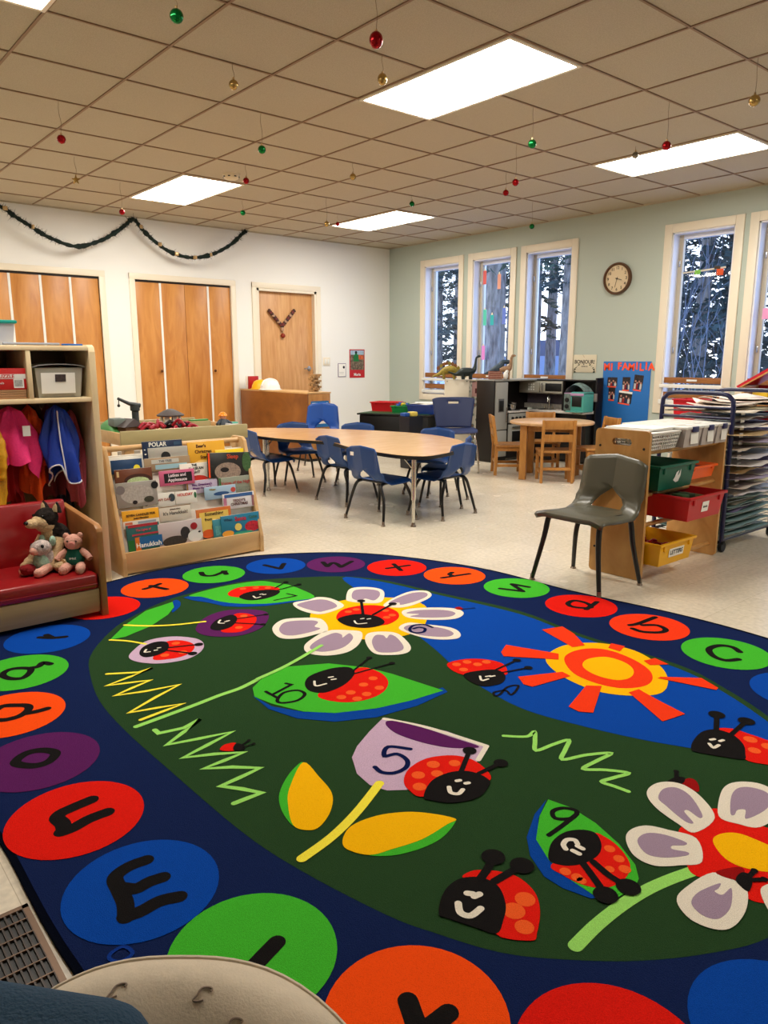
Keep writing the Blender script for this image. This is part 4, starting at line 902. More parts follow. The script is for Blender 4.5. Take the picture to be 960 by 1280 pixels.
book('tan book with a pale blue band below the black arch book',3,(262,355,513,410),(.62,.52,.40),[('THE TREE',.72,.018,(.4,.4,.4),-.1)],[('r',-.1,.72,.6,.3,(.75,.74,.70)),('r',.15,.3,.7,.35,(.58,.72,.76))],off=.018,hh=.075)
book('white book with red and green lettering behind the Latkes book',3,(455,388,612,482),(.90,.87,.82),[('THE',.90,.018,(.1,.15,.1),0),('ALASKAN',.72,.022,(.08,.08,.08),.1),('NIGHT',.52,.022,(.1,.1,.1),0)],[('e',.2,.1,.7,.5,(.75,.15,.1)),('e',-.7,.2,.3,.4,(.2,.45,.25))],off=.004,hh=.11)
book('dark book with an orange spine titled Sleep and a sleeping animal',3,(604,330,835,465),(.13,.13,.12),[('Sleep',.83,.036,(.80,.30,.18),.15)],[('r',-.96,.5,.04,1,(.93,.30,.08)),('e',-.1,.22,.62,.75,(.58,.50,.44),.35),('e',-.25,.3,.2,.2,(.12,.1,.1)),('e',.82,.6,.22,.8,(.25,.38,.22),.3)],off=-.016,hh=.145,tilt=.05,th=.014)
book('grey book with a koala bear face at the left of the second tier',2,(105,490,330,618),(.58,.55,.52),[],[('e',0,.5,.8,.75,(.66,.63,.60),.2),('e',-.8,.72,.22,.35,(.45,.42,.42)),('e',.9,.8,.18,.3,K_),('e',-.15,.18,.12,.16,(.1,.08,.08)),('e',.55,.25,.25,.25,(.2,.2,.15),.4)],off=-.012,hh=.135)
book('pink and black book titled Latkes and Applesauce',2,(343,425,535,502),(.78,.36,.50),[('Latkes and',.66,.025,(.93,.85,.88),.0),('Applesauce',.36,.025,(.93,.85,.88),.0)],[('r',.05,.5,.8,.62,(.10,.07,.08))],off=.006,hh=.085)
book('pale lilac book titled Mrs. Greenberg\'s in the middle of the second tier',2,(490,480,662,545),(.72,.66,.74),[('Mrs. Greenberg\'s',.66,.018,(.36,.14,.42)),('Messy Hanukkah',.40,.018,(.36,.14,.42))],[('r',-.94,.5,.05,1,(.55,.40,.15))],off=.012,hh=.075)
book('grey green book with red script at the right of the second tier',2,(670,460,855,545),(.55,.57,.50),[('Voices of the Night',.64,.026,(.66,.26,.24),0)],[('r',-.95,.5,.05,1,(.2,.4,.2)),('r',0,.2,.9,.3,(.5,.52,.46),.2)],off=.004,hh=.10)
book('thin pale blue book with a whale in front of the grey green book',1,(590,512,762,570),(.62,.72,.80),[('Winter',.78,.014,(.6,.5,.2),-.5)],[('e',.05,.4,.5,.3,(.16,.30,.48)),('e',.82,.6,.16,.4,(.75,.3,.25))],off=.020,hh=.075)
book('white book with dark dots lying low in the second tier',1,(250,555,430,612),(.86,.84,.80),[('SNOWY DAY',.5,.02,(.65,.35,.3),.1)],[('e',.8,.6,.2,.6,(.2,.25,.28)),('e',-.8,.5,.2,.6,(.2,.22,.15)),('e',-.3,.8,.12,.3,(.2,.25,.2))],off=.022,hh=.075)
book('white book with red HOLIDAY lettering beside the dotted book',1,(430,540,548,585),(.88,.86,.82),[('HOLIDAY',.72,.022,(.78,.12,.10),-.1)],[('e',.85,.6,.12,.5,(.15,.4,.25))],off=.016,hh=.07)
book('pale blue bordered book titled Teddy\'s Christmas at the right of the lower tier',1,(690,550,862,625),(.86,.84,.84),[('TEDDY\'S',.50,.022,(.35,.15,.12)),('CHRISTMAS',.28,.022,(.35,.15,.12))],[('r',0,.86,.9,.22,(.22,.38,.60)),('r',-.88,.4,.1,.7,(.72,.45,.55)),('r',.9,.4,.08,.7,(.6,.4,.42))],off=-.006,hh=.09)
book('yellow banner book titled Seven Candles at the left of the lower tier',1,(140,640,342,728),(.90,.64,.12),[('SEVEN CANDLES FOR',.70,.017,(.25,.15,.03)),('Judah Maccabee',.52,.013,(.25,.15,.03))],[('r',0,.2,1,.4,(.88,.84,.78)),('r',.3,.22,.5,.2,(.55,.58,.62)),('r',-.7,.2,.2,.25,(.8,.4,.25))],off=-.012,hh=.095)
book('cream book titled It\'s Hanukkah in the middle of the lower tier',1,(342,620,517,690),(.82,.78,.72),[('It\'s Hanukkah!',.50,.026,(.35,.33,.32)),('picture story',.78,.012,(.4,.35,.3))],[('r',0,.98,1,.05,(.55,.42,.28))],off=-.010,hh=.08)
book('orange framed book titled Something from Nothing',0,(545,632,735,800),(.76,.40,.14),[('Something',.80,.028,(.2,.15,.1),.0),('from',.62,.024,(.2,.15,.1),-.35)],[('r',0,.45,.84,.86,(.90,.76,.36)),('e',.2,.3,.4,.6,(.45,.28,.16),.3),('e',-.4,.12,.4,.3,(.85,.35,.12))],off=.006,hh=.165)
book('green and red Hanukkah book at the left of the bottom tier',0,(163,718,345,872),(.14,.36,.36),[('Hanukkah',.22,.036,W_,.25),('The Lights of',.78,.016,(.8,.3,.35))],[('r',0,.95,.9,.1,(.66,.16,.2)),('r',.1,.62,.8,.06,(.72,.2,.25)),('r',-.8,.25,.18,.4,(.10,.40,.14)),('r',-.4,.28,.16,.5,(.82,.45,.14)),('r',.4,.32,.7,.4,(.10,.36,.58))],off=-.012,hh=.15)
book('pale book with a dark cat and a red hat on the bottom tier',0,(335,705,578,842),(.74,.68,.68),[],[('e',-.3,.2,.55,.45,(.22,.18,.16),.3),('e',.2,.5,.22,.5,(.18,.16,.16),.3),('e',.62,.72,.16,.3,(.60,.08,.12)),('e',.65,.3,.35,.5,(.88,.85,.83)),('e',.85,.45,.06,.08,K_)],off=-.012,hh=.135)
book('small blue green book between the orange framed book and the Santa book',0,(635,695,690,800),(.22,.52,.58),[],[('r',0,.4,.6,.5,(.35,.6,.6),.3)],off=-.004,hh=.11)
book('turquoise Santa Claus book at the right of the bottom tier',0,(680,665,890,790),(.12,.46,.58),[('When',.80,.022,(.1,.25,.35),-.65),('Santa',.78,.036,(.82,.08,.14),0),('Came',.80,.024,(.2,.4,.35),.65)],[('e',.6,.35,.4,.5,(.72,.14,.2),.3),('e',-.7,.15,.3,.3,(.9,.62,.2)),('e',-.15,.4,.18,.35,(.9,.8,.4)),('e',.1,.1,.5,.15,(.2,.6,.5))],off=-.014,hh=.125)
# ------------------------------------------------------------------ train table behind the display
M_tray=wood('train table',(.60,.55,.38),(.66,.61,.44),rough=.45,scale=(.8,3,3),wave=3)
t=thing('train_table','wooden train table piled with toys behind the book display','table',(2.1,4.85,0)); T=TR(-2.1,-4.85,0)
tx0,tx1,ty0,ty1=1.675,2.545,4.45,5.25
MB(T).bx(tx0,tx1,ty0,ty0+.02,.635,.728,M_tray,.006).build('front_board',t); MB(T).bx(tx0,tx1,ty1-.02,ty1,.635,.728,M_tray,.006).build('rear_board',t)
MB(T).bx(tx0,tx0+.02,ty0+.02,ty1-.02,.64,.715,M_disp,.003).build('side_board',t); MB(T).bx(tx1-.02,tx1,ty0+.02,ty1-.02,.64,.715,M_disp,.003).build('side_board',t)
MB(T).bx(tx0+.02,tx1-.02,ty0+.02,ty1-.02,.655,.675,M_disp).build('tabletop',t)
for x in (tx0+.06,tx1-.06):
    for y in (ty0+.06,ty1-.06): MB(T).bx(x-.03,x+.03,y-.03,y+.03,0,.66,M_disp,.004).build('leg',t)
TZ=.676
M_crane=mat('crane grey',(.20,.22,.22),rough=.5); M_tgreen=mat('toy green',(.25,.55,.25),rough=.5); M_tb=mat('toy brown',(.42,.30,.20),rough=.6); M_treds=mat('toy crimson',(.62,.08,.16),rough=.45); M_roof=mat('grey roof',(.30,.27,.27),rough=.6); M_tan2=mat('toy beige',(.66,.60,.42),rough=.6)
p=atY(170,530,4.75); t=thing('toy_crane','dark grey toy crane with a slanted arm on the train table','toy',(p.x+.0,4.75,TZ))
MB().box((0,0,.02),(.085,.085,.04),M_crane,.004).build('base',t); MB().lathe([(.028,.04),(.022,.08),(.022,.15),(.03,.155),(.03,.19),(.0,.195)],M_crane,14).build('tower',t)
MB().tube([(.03,-.01,.185),(-.04,-.01,.20),(-.115,-.02,.235)],[.016,.012,.009],M_crane,8).build('arm',t); MB().tube([(-.11,-.02,.23),(-.112,-.02,.195)],.003,M_dark,6).ball((-.112,-.02,.19),.010,M_dark,8).build('hook',t)
t=thing('toy_house','small wooden toy house with a grey roof at the left of the train table','toy',(1.80,4.62,TZ),.3)
MB().box((0,0,.035),(.12,.08,.07),M_tb,.003).build('wall',t); MB().prism([(-.075,.065),(.075,.065),(0,.115)],.10,M_roof,FR((0,.05,0),(1,0,0),(0,0,1))).build('roof',t)
t=thing('toy_hill','green toy hill with an embankment at the left end of the train table','toy',(1.745,4.78,TZ))
MB().grid(lambda u,v:((u-.5)*.13,(v-.5)*.35,.10*math.sin(PI*u)**.6*math.sin(PI*v)**.7+.004),14,14,M_tgreen).build('mound',t); MB().box((0,-.10,.09),(.08,.10,.05),mat('toy stone',(.42,.46,.44),rough=.7),.006).build('tunnel_block',t)
t=thing('toy_pavilion','white toy pavilion with a dark roof standing on the train table','toy',(2.12,4.72,TZ))
MB().lathe([(.07,.03),(.07,.05),(.075,.055),(.075,.06)],M_dark,20).build('deck',t)
for k in range(8): a=k*PI/4; MB().box((.062*math.cos(a),.062*math.sin(a),.085),(.012,.03,.055),M_white,.002,None,a).build('pillar',t)
MB().lathe([(.088,.11),(.09,.118),(.05,.142),(.02,.155),(0,.158)],M_roof,20).lathe([(.088,.11),(0,.11)],M_roof,20).lathe([(.04,0),(.05,.03)],M_treds,14).build('roof',t)
rr=random.Random(5)
for k in range(26):
    x=2.0+rr.uniform(-.13,.20); y=4.53+rr.uniform(-.02,.14); z=rr.uniform(.0,.05)
    a=rr.uniform(0,PI)
    tag(MB().tube(catmull([(-.045*math.cos(a),-.045*math.sin(a),.012),(0,0,.02+rr.uniform(0,.03)),(.045*math.cos(a),.045*math.sin(a),.012)],4),.010,M_treds if k%4 else M_dark,8).build('toy_track',None,(x,y,TZ+z)),'short crimson toy track piece in the heap at the middle of the train table','toy','crimson track pieces in the heap')
t=thing('toy_figure','toy worker with an orange helmet standing at the right of the train table','toy',(2.42,4.56,TZ))
MB().lathe([(.035,0),(.04,.03),(.03,.07),(.015,.085)],mat('toy slate',(.22,.26,.30)),14).build('body',t); MB().ball((0,0,.10),.022,M_pig,12).build('head',t); MB().lathe([(.030,.105),(.026,.118),(.012,.130),(0,.132)],mat('helmet orange',(.95,.55,.08),rough=.3),14).build('helmet',t)
for s in (-1,1): MB().tube([(s*.02,0,.075),(s*.055,-.02,.05)],.011,mat('toy slate',(.22,.26,.30)),8).build('arm',t)
tag(MB().box((0,0,.035),(.16,.05,.07),M_tan2,.004).box((0,0,.075),(.13,.04,.01),M_tgreen,.002).build('toy_platform',None,(2.31,4.70,TZ)),'flat pale green toy platform beside the toy worker','toy')
tag(MB().prism([(-.04,0),(.04,0),(.04,.05),(-.02,.06)],.06,mat('toy white',(.85,.85,.84)),FR((0,.03,0),(1,0,0),(0,0,1)),.003).box((.0,-.002,.025),(.03,.062,.03),M_dark,.002).build('toy_shed',None,(2.44,4.50,TZ)),'small white toy shed with a dark doorway in front of the toy worker','toy')
t=thing('toy_crate','teal and white striped toy crate at the right end of the train table','toy',(2.505,4.58,TZ)); M_teal=mat('toy teal',(.30,.66,.56))
MB().box((0,0,.03),(.05,.06,.06),M_teal,.003).build('body',t)
for k in range(3): MB().box((0,-.031,.012+.018*k),(.046,.002,.006),M_white).build('stripe',t)
# ------------------------------------------------------------------ wooden cabinet by the door
M_cab=wood('cabinet ply',(.46,.27,.11),(.58,.36,.16),rough=.35,scale=(.8,.9,1.6),wave=2.5)
t=thing('low_cabinet','low wooden cabinet with a plain plywood back standing against the wall by the door','cabinet',(4.98,7.83,0)); T=TR(-4.98,-7.83,0)
MB(T).bx(4.82,4.835,7.068,8.58,.03,.772,M_cab,.002).build('back_panel',t); MB(T).bx(4.82,5.15,7.065,8.59,.772,.79,M_disp,.003).build('top_panel',t); MB(T).bx(4.835,5.14,7.068,7.086,.03,.772,M_pine,.002).build('end_panel',t); MB(T).bx(4.835,5.14,8.56,8.58,.03,.772,M_pine,.002).build('end_panel',t); MB(T).bx(4.835,5.13,7.086,8.56,.38,.40,M_pine).build('shelf',t); MB(T).bx(4.83,5.13,7.08,8.57,0,.05,M_dark).build('plinth',t)
tag(MB().lathe([(.145,0),(.15,.004),(.125,.012),(.118,.05),(.095,.095),(.05,.118),(0,.122)],M_white,28).tube(catmull([(-.118,0,.05),(-.09,0,.105),(0,0,.13),(.09,0,.105),(.118,0,.05)],5),.012,M_white,8).build('hard_hat',None,(4.94,8.05,.79)),'white toy hard hat on top of the wooden cabinet','hat')
tag(MB().lathe([(.14,0),(.145,.004),(.12,.012),(.113,.05),(.09,.095),(.05,.115),(0,.12)],mat('hat yellow',(.92,.72,.10),rough=.35),28).build('hard_hat',None,(4.96,8.30,.79)),'yellow toy hard hat tucked behind the white one on the cabinet','hat')
M_rb=mat('book red',(.66,.08,.10),rough=.4)
for k,(y,m_,l_) in enumerate([(8.50,M_label,'white book standing at the wall end of the wooden cabinet'),(8.44,M_rb,'dark red book standing beside the white book on the cabinet')]):
    b=thing('book',l_,'book',(4.93,y,.79)); MB().box((0,0,.08),(.13,.045,.16),m_,.002).build('cover',b); MB().box((.004,0,.08),(.126,.038,.152),M_label).build('page_block',b)
M_blk2=wood('block wood',(.60,.46,.30),(.70,.56,.38),rough=.6,scale=(5,5,5))
for k in range(9):
    z=.79+.0225*k; o=(k%3-1)*.012
    for j in (-1,1):
        tag(MB().box((0,0,.011),(.085,.028,.0215) if k%2 else (.028,.085,.0215),M_blk2,.002).build('wooden_block',None,(5.02+o+(0 if k%2 else j*.029),7.20+(j*.029 if k%2 else 0)-o,z)),'plain wooden block in the stacked tower at the near end of the cabinet','block','blocks in the wooden tower')
# poster on the cabinet end
t=thing('poster','blue bordered poster with small pictures on the end of the wooden cabinet','poster',(4.99,7.064,.54))
b=MB(); b.box((0,0,0),(.25,.002,.30),mat('poster blue',(.10,.42,.68),rough=.5)); b.box((0,-.0013,.01),(.215,.001,.24),M_label); b.build('sheet',t)
b=MB()
for r_ in range(4):
    for c_ in range(3): b.box((-.01+.05*c_,-.0022,.08-.05*r_),(.034,.0008,.02),mat('strip %d'%((r_+c_)%3),[(.15,.15,.2),(.5,.15,.1),(.2,.3,.5)][(r_+c_)%3],var=.5,scale=150))
b.box((-.07,-.0022,.03),(.05,.0008,.13),mat('poster dark',(.12,.10,.12),var=.6,scale=90)); b.build('printed_pictures',t)
# ------------------------------------------------------------------ left wall fixtures
t=thing('light_switch','double white light switch plate on the wall right of the wooden door','switch',(6.205,WY,1.13)); MB().box((0,-.004,0),(.115,.008,.115),M_trim,.003).build('plate',t)
for s in (-1,1): MB().box((s*.024,-.010,0),(.03,.007,.062),M_white,.002).build('rocker',t)
t=thing('notice','small framed white notice on the wall left of the red poster','notice',(6.47,WY,1.01)); MB().box((0,-.004,0),(.14,.008,.19),mat('lilac frame',(.55,.50,.58),rough=.5),.002).build('frame',t); b=MB(); b.box((0,-.0085,0),(.122,.001,.172),M_label); b.ball((.03,-.009,.04),(.018,.0008,.02),M_dark,10); b.box((-.01,-.0092,-.03),(.08,.0005,.004),mat('grey ink',(.6,.6,.62))); b.box((-.01,-.0092,-.05),(.07,.0005,.004),mat('grey ink',(.6,.6,.62))); b.build('sheet',t)
t=thing('poster','red poster of a person in green sitting among toys with white lettering below','poster',(6.745,WY,1.10))
b=MB(); b.box((0,-.002,0),(.275,.003,.40),mat('poster red',(.72,.08,.12),rough=.45)); b.build('sheet',t)
b=MB(); b.box((0,-.004,.05),(.245,.001,.275),mat('poster scene',(.42,.36,.30),var=.75,scale=35)); b.box((0,-.0047,.155),(.245,.0008,.06),mat('poster sky',(.62,.72,.80),var=.2,scale=30)); b.box((.07,-.0052,.09),(.09,.0006,.06),mat('poster orange',(.75,.35,.2),var=.5,scale=60))
b.ball((-.02,-.0055,.155),(.022,.0008,.024),M_dark,12); b.prism([(-.05,-.06),(.05,-.06),(.045,.02),(.015,.05),(-.015,.05),(-.045,.02)],.0006,mat('poster green',(.08,.42,.20)),FR((-.02,-.0055,.09),(1,0,0),(0,0,1))); b.text('libre',.055,M_white,FR((0,-.0042,-.155),(1,0,0),(0,0,1)),bold=.001) if False else b.text('Maria',.055,M_white,FR((0,-.0042,-.155),(1,0,0),(0,0,1)),bold=.001); b.build('printed_picture',t)
# wreath on the door: two arms of cones and a small hanging ball
M_cone=mat('cone brown',(.26,.13,.09),rough=.7,var=.5,scale=60); M_cone2=mat('cone red',(.40,.12,.11),rough=.6); M_twig=mat('twig tan',(.66,.52,.42),rough=.7)
yd=WY+.055
t=thing('door_garland','V shaped garland of pine cones and berries on the wooden door','garland',(5.515,yd,1.68))
for s,xe,ze in ((-1,-.19,.10),(1,.19,.115)):
    b=MB(); 
    for k in range(11):
        q=k/10; x=xe*q; z=-.09+(ze+.09)*q
        b.ball((x,-.024,z),(.024+.004*rr.random(),.02,.024),[M_cone,M_cone2,M_cone,M_twig][k%4] if k else M_cone,10,None,lambda v:v*(1+.18*math.sin(v.z*420)))
    b.build('cone_swag',t)
MB().lathe([(.022,0),(.025,.008),(.02,.04),(.006,.06)],M_twig,12,TR(0,-.022,-.15)).build('ribbon_tail',t)
t=thing('door_bauble','small red brown bauble hanging below the cone garland on the door','ornament',(5.525,yd-.022,1.468)); MB().ball((0,0,0),.032,mat('bauble rust',(.55,.16,.08),rough=.25),16).build('ball',t); MB().tube([(0,.0,.03),(0,.018,.08)],.002,M_dark,6).build('loop',t)
# tinsel garland along the closet wall
M_fir=mat('fir tinsel',(.07,.13,.11),rough=.9,var=.5,scale=40); M_gold=mat('pale gold',(.72,.60,.42),rough=.35,metal=.5)
yg=8.40
pts=[(0,258),(18,270),(40,284),(62,297),(95,308),(125,301),(145,290),(157,281),(167,274),(178,287),(195,303),(215,316),(240,322),(265,318),(288,306),(302,293),(307,289)]
GP=[atY(x,y,yg) for x,y in pts]; GP=[Vector((GP[0].x-.35,yg,GP[0].z+.10))]+GP
C_=catmull(GP,10)
t=thing('fir_garland','long dark green fir garland swagged along the top of the closet wall','garland',tuple(GP[9])); gi=TR(-GP[9])
n=len(C_); MB(gi).tube(C_,[.013+.010*abs(math.sin(i*.9))+.008*(1 if i%17<3 else 0) for i in range(n)],M_fir,8).build('garland_core',t)
b=MB(gi); rg=random.Random(3)
for i,p in enumerate(C_):
    for k in range(14):
        d=Vector((rg.uniform(-1,1),rg.uniform(-1,1),rg.uniform(-1,1))).normalized(); l=rg.uniform(.03,.062)*(1.25 if i%17<4 else 1); q=d.orthogonal().normalized()*.004; p2=p+Vector((rg.uniform(-.02,.02),0,0))
        b.add([p2-q,p2+q,p2+d*l],[[0,1,2]],M_fir)
o=b.build('fir_needles',t); o['kind']='stuff'
for i in (12,30,98,112,122,131,139): 
    p=C_[min(i,n-1)]; MB(gi).box(p+Vector((0,-.03,0)),(.045,.02,.04),M_gold,.006,None,i).build('gold_bow',t)
for i in (90,): 
    p=GP[9]; MB(gi).tube([p,Vector((p.x,p.y,HC))],.0015,M_dark,6).build('hanging_thread',t)
p=GP[-1]; MB(gi).tube([p,Vector((p.x,p.y,HC))],.0015,M_dark,6).build('hanging_thread',t)
# ------------------------------------------------------------------ ceiling ornaments
ORN={'green':mat('green bauble',(.02,.42,.18),rough=.18,metal=.75),'red':mat('red bauble',(.58,.03,.07),rough=.2,metal=.7),'gold':mat('gold bauble',(.70,.58,.34),rough=.25,metal=.8),'silver':mat('silver bauble',(.55,.52,.46),rough=.25,metal=.8)}
M_thread=mat('thread',(.45,.36,.28),rough=.6)
orn=[((219,-14),(219,20),'green','large green bauble hanging nearest the top left of the ceiling',.030),
((291,78),(291,106),'gold','gold bauble hanging below the large green one near the top left',.026),
((73,127),(76,174),'red','red bauble on a long thread at the far left of the ceiling',.027),
((326,141),(328,187),'green','green bauble on a long thread left of the middle of the ceiling',.026),
((93,196),(95,225),'gold','gold star ornament hanging at the left above the fir garland',.03),
((150,228),(152,265),'red','red bauble hanging just above the peak of the fir garland',.026),
((307,206),(308,226),'red','red bauble hanging beside the smoke detector',.026),
((303,250),(303,266),'green','small green bauble above the right end of the fir garland',.026),
((441,203),(442,221),'gold','small gold bauble hanging in the middle above the far light panel',.026),
((408,247),(408,280),'gold','gold bauble hanging at the left end of the far light panel',.026),
((422,269),(422,280),'red','small red bauble just left of the far light panel',.024),
((470,-22),(469,50),'red','large dark red bauble hanging at the top centre left of the big light panel',.030),
((478,68),(479,99),'gold','gold bauble under the large dark red one beside the big light panel',.026),
((515,244),(515,255),'green','small green bauble on a short thread above the corner light panel',.026),
((646,180),(645,228),'red','red bauble on a long thread at the centre right, higher of the close pair',.026),
((633,216),(633,241),'red','red bauble at the centre right, lower of the close pair',.026),
((667,132),(664,180),'green','bright green bauble hanging right of the big light panel',.027),
((666,252),(666,283),'green','small green bauble hanging in front of the sage wall above the windows',.026),
((795,183),(795,194),'silver','dull silver bauble in front of the right light panel',.025),
((837,127),(834,182),'red','dark red bauble in front of the right light panel',.028),
((948,72),(942,126),'gold','patterned gold bauble hanging at the far right of the ceiling',.03)]
for (tx_,ty_),(bx_,by_),c,lb,rd in orn:
    p=F(tx_,ty_,HC); d2=Vector((p.x,p.y,0)); v=ray(bx_,by_); tt=d2.dot(d2)/(v.x*p.x+v.y*p.y); zb=H+v.z*tt
    star='star' in lb; t=thing('ceiling_ornament',lb,'ornament',(p.x,p.y,zb),0,'ornaments hanging from the ceiling')
    if star: MB().prism([((rd*1.3 if k%2==0 else rd*.55)*math.sin(k*PI/5),(rd*1.3 if k%2==0 else rd*.55)*math.cos(k*PI/5)) for k in range(10)],.008,ORN[c],FR((0,0,0),CR,(0,0,1)),.002).build('star',t)
    else: MB().ball((0,0,0),(rd,rd,rd*(1.15 if 'large dark red' in lb else 1)),ORN[c],20).build('ball',t)
    MB().cyl((0,0,rd*.95),(0,0,rd+.010),.006,M_gold,10).build('cap',t)
    MB().tube(catmull([(0,0,rd+.008),(.006,0,(HC-zb)*.45),(-.004,0,(HC-zb)*.75),(0,0,HC-zb)],4),.0011,M_thread,5).build('thread',t)
# ------------------------------------------------------------------ black table with bins in the corner
ang=math.atan2(6.45-7.43,6.29-5.81)
M_bt=mat('black laminate',(.035,.034,.036),rough=.45); M_gt=mat('green play mat',(.05,.26,.12),rough=.5)
cx,cy=5.81+.49*math.cos(ang)+.30*math.sin(-ang),7.43+.49*math.sin(ang)+.30*math.cos(ang)
t=thing('play_table','black play table with a green top in the corner under the window','table',(cx,cy,0),ang)
MB().box((0,0,.487),(.98,.60,.02),M_bt,.004).build('tabletop',t); MB().box((0,0,.4985),(.94,.56,.004),M_gt).build('green_inlay',t)
MB().box((0,-.27,.24),(.92,.02,.46),M_bt,.002).build('front_panel',t); MB().box((-.45,0,.24),(.02,.54,.47),M_bt,.002).build('side_panel',t); MB().box((.45,0,.24),(.02,.54,.47),M_bt,.002).build('side_panel',t); MB().box((0,.27,.24),(.92,.02,.46),M_bt,.002).build('rear_panel',t)
def onT(px,py): return F(px,py,.5)
def pbin(name,label,loc,rz,w,d,h,c,group=None,lab=None,handles=True):
    t=thing(name,label,'bin',loc,rz,group); m=mat('bin %s'%str(c),c,rough=.38,spec=.45)
    b=MB(); tub(b,w,d,h,.004,m,.90); b.build('tub',t)
    r=MB(); q=.010
    r.bx(-w/2-q,w/2+q,-d/2-q,-d/2+.003,h-.014,h,m,.002); r.bx(-w/2-q,w/2+q,d/2-.003,d/2+q,h-.014,h,m,.002); r.bx(-w/2-q,-w/2+.003,-d/2+.003,d/2-.003,h-.014,h,m,.002); r.bx(w/2-.003,w/2+q,-d/2+.003,d/2-.003,h-.014,h,m,.002); r.build('rim',t)
    if handles:
        for s in (-1,1): MB().box((s*w*.36,-d/2*.965-.004,h*.80),(.022,.012,h*.30),m,.002).build('rib',t)
    return t
p=onT(484,512); pb=pbin('storage_bin','red bin at the left end of the black corner table',(6.33,7.46,.501),ang,.34,.26,.12,(.78,.08,.12))
pbin('storage_bin','green bin full of toys between the red and blue bins on the black table',(6.31,7.10,.501),ang,.26,.22,.085,(.05,.50,.24))
pbin('storage_bin','blue bin at the right end of the black corner table',(6.40,6.80,.501),ang,.36,.34,.11,(.07,.20,.50))
rt=random.Random(11)
for k in range(14):
    c=[(.8,.15,.15),(.15,.5,.2),(.85,.75,.2),(.2,.35,.7)][k%4]; x,y=6.31+rt.uniform(-.07,.07),7.10+rt.uniform(-.07,.07)
    tag(MB().box((0,0,0),(.035,.05,.03),mat('toy bit %s'%str(c),c,rough=.4),.005,None,rt.uniform(0,3)).build('toy_piece',None,(x,y,.59+rt.uniform(0,.03))),'small coloured toy piece heaped in the green bin','toy','toy pieces in the green bin')
for k in range(3): tag(MB().box((0,0,0),(.20,.28,.006),M_label,0,RZ(.5*k)).build('paper_sheet',None,(6.40+.02*k,6.81,.615+.008*k)),'white paper lying on the blue bin of the black table','paper','papers on the blue bin')
# toy kit in front of the table
t=thing('toy_basket','clear basket of small yellow and blue toys beside the large navy chair','basket',(5.42,5.98,.0)); tub(MB(),.20,.16,.56,.004,mat('smoke plastic',(.10,.11,.14),rough=.3)).build('tub',t); MB().box((.02,.0,.58),(.09,.08,.05),mat('toy yellow',(.88,.78,.35),rough=.4),.012).build('yellow_toy',t); MB().box((-.06,.03,.575),(.08,.08,.04),M_bright,.01).build('blue_toy',t)
# ------------------------------------------------------------------ white shelf end and patterned side with dinosaurs
M_cream=mat('cream melamine',(.86,.82,.74),rough=.4)
def leafmat():
    m=mat('leaf print',(.84,.84,.80),rough=.6); nt=m.node_tree;N=nt.nodes;L=nt.links;b=N['Principled BSDF']
    tc=N.new('ShaderNodeTexCoord'); v=N.new('ShaderNodeTexVoronoi'); v.inputs['Scale'].default_value=16; v.inputs['Randomness'].default_value=.9; L.new(tc.outputs['Object'],v.inputs['Vector'])
    cr=N.new('ShaderNodeValToRGB'); e=cr.color_ramp.elements; e[0].position=.0;e[0].color=lin((.25,.38,.36)); e[1].position=.50;e[1].color=lin((.86,.85,.80)); q=e.new(.36); q.color=lin((.42,.50,.46)); q=e.new(.2); q.color=lin((.62,.42,.34)); L.new(v.outputs['Distance'],cr.inputs[0]); L.new(cr.outputs[0],b.inputs['Base Color']); return m
a2=math.atan2(6.42-6.62,6.67-6.46)
t=thing('storage_shelf','cream storage shelf end behind the large navy chair, toy dinosaurs on top','shelf',(6.51,6.575,0),a2)
MB().bx(0,.30,0,.02,.02,.92,M_cream,.004).build('end_panel',t); MB().bx(0,.48,.02,.19,.90,.92,M_cream,.003).build('top_panel',t); MB().bx(.30,.49,.05,.065,.02,.905,leafmat()).build('patterned_panel',t); MB().bx(.0,.018,.02,.19,.02,.90,M_cream).build('side_panel',t); MB().bx(.0,.48,.175,.19,.02,.90,M_cream).build('rear_panel',t); MB().bx(.47,.488,.066,.175,.02,.90,M_cream).build('side_panel',t)
b=MB(); b.box((.385,.047,.80),(.10,.002,.18),mat('pink sheet',(.80,.62,.60),rough=.6)); b.box((.39,.0455,.78),(.035,.001,.06),mat('sheet ink',(.35,.10,.10),var=.5,scale=120)); b.build('taped_sheet',t)
for x in (.03,.27): MB().ball((x,-.001,.895),(.006,.003,.006),M_dark,8).build('screw',t)
ZS=.922
def tailbody(P,Rs,m,n=14,fl=1.0): return MB().tube(catmull(P,6),[a for a in [x.x for x in catmull([(r,0,0) for r in Rs],6)]],m,n,Matrix.Diagonal((1,fl,1,1)))
M_steg=mat('olive yellow toy',(.55,.48,.16),rough=.5,var=.3,scale=40); M_stegp=mat('rust toy',(.50,.30,.12),rough=.5); M_bron=mat('dark teal toy',(.10,.15,.15),rough=.45); M_trex=mat('blue grey toy',(.20,.27,.33),rough=.5,var=.3,scale=40); M_gir=mat('giraffe toy',(.58,.45,.33),rough=.55,var=.4,scale=50)
rzd=math.atan2(CR.y,CR.x)
t=thing('toy_dinosaur','olive yellow stegosaurus with rust plates on top of the cream shelf','toy',(6.56,6.56,ZS),rzd)
tailbody([(-.20,0,.03),(-.12,0,.06),(-.04,0,.10),(.04,0,.11),(.11,0,.075),(.17,0,.045),(.215,0,.03)],[.008,.022,.048,.05,.032,.02,.012],M_steg,14,.8).build('body',t)
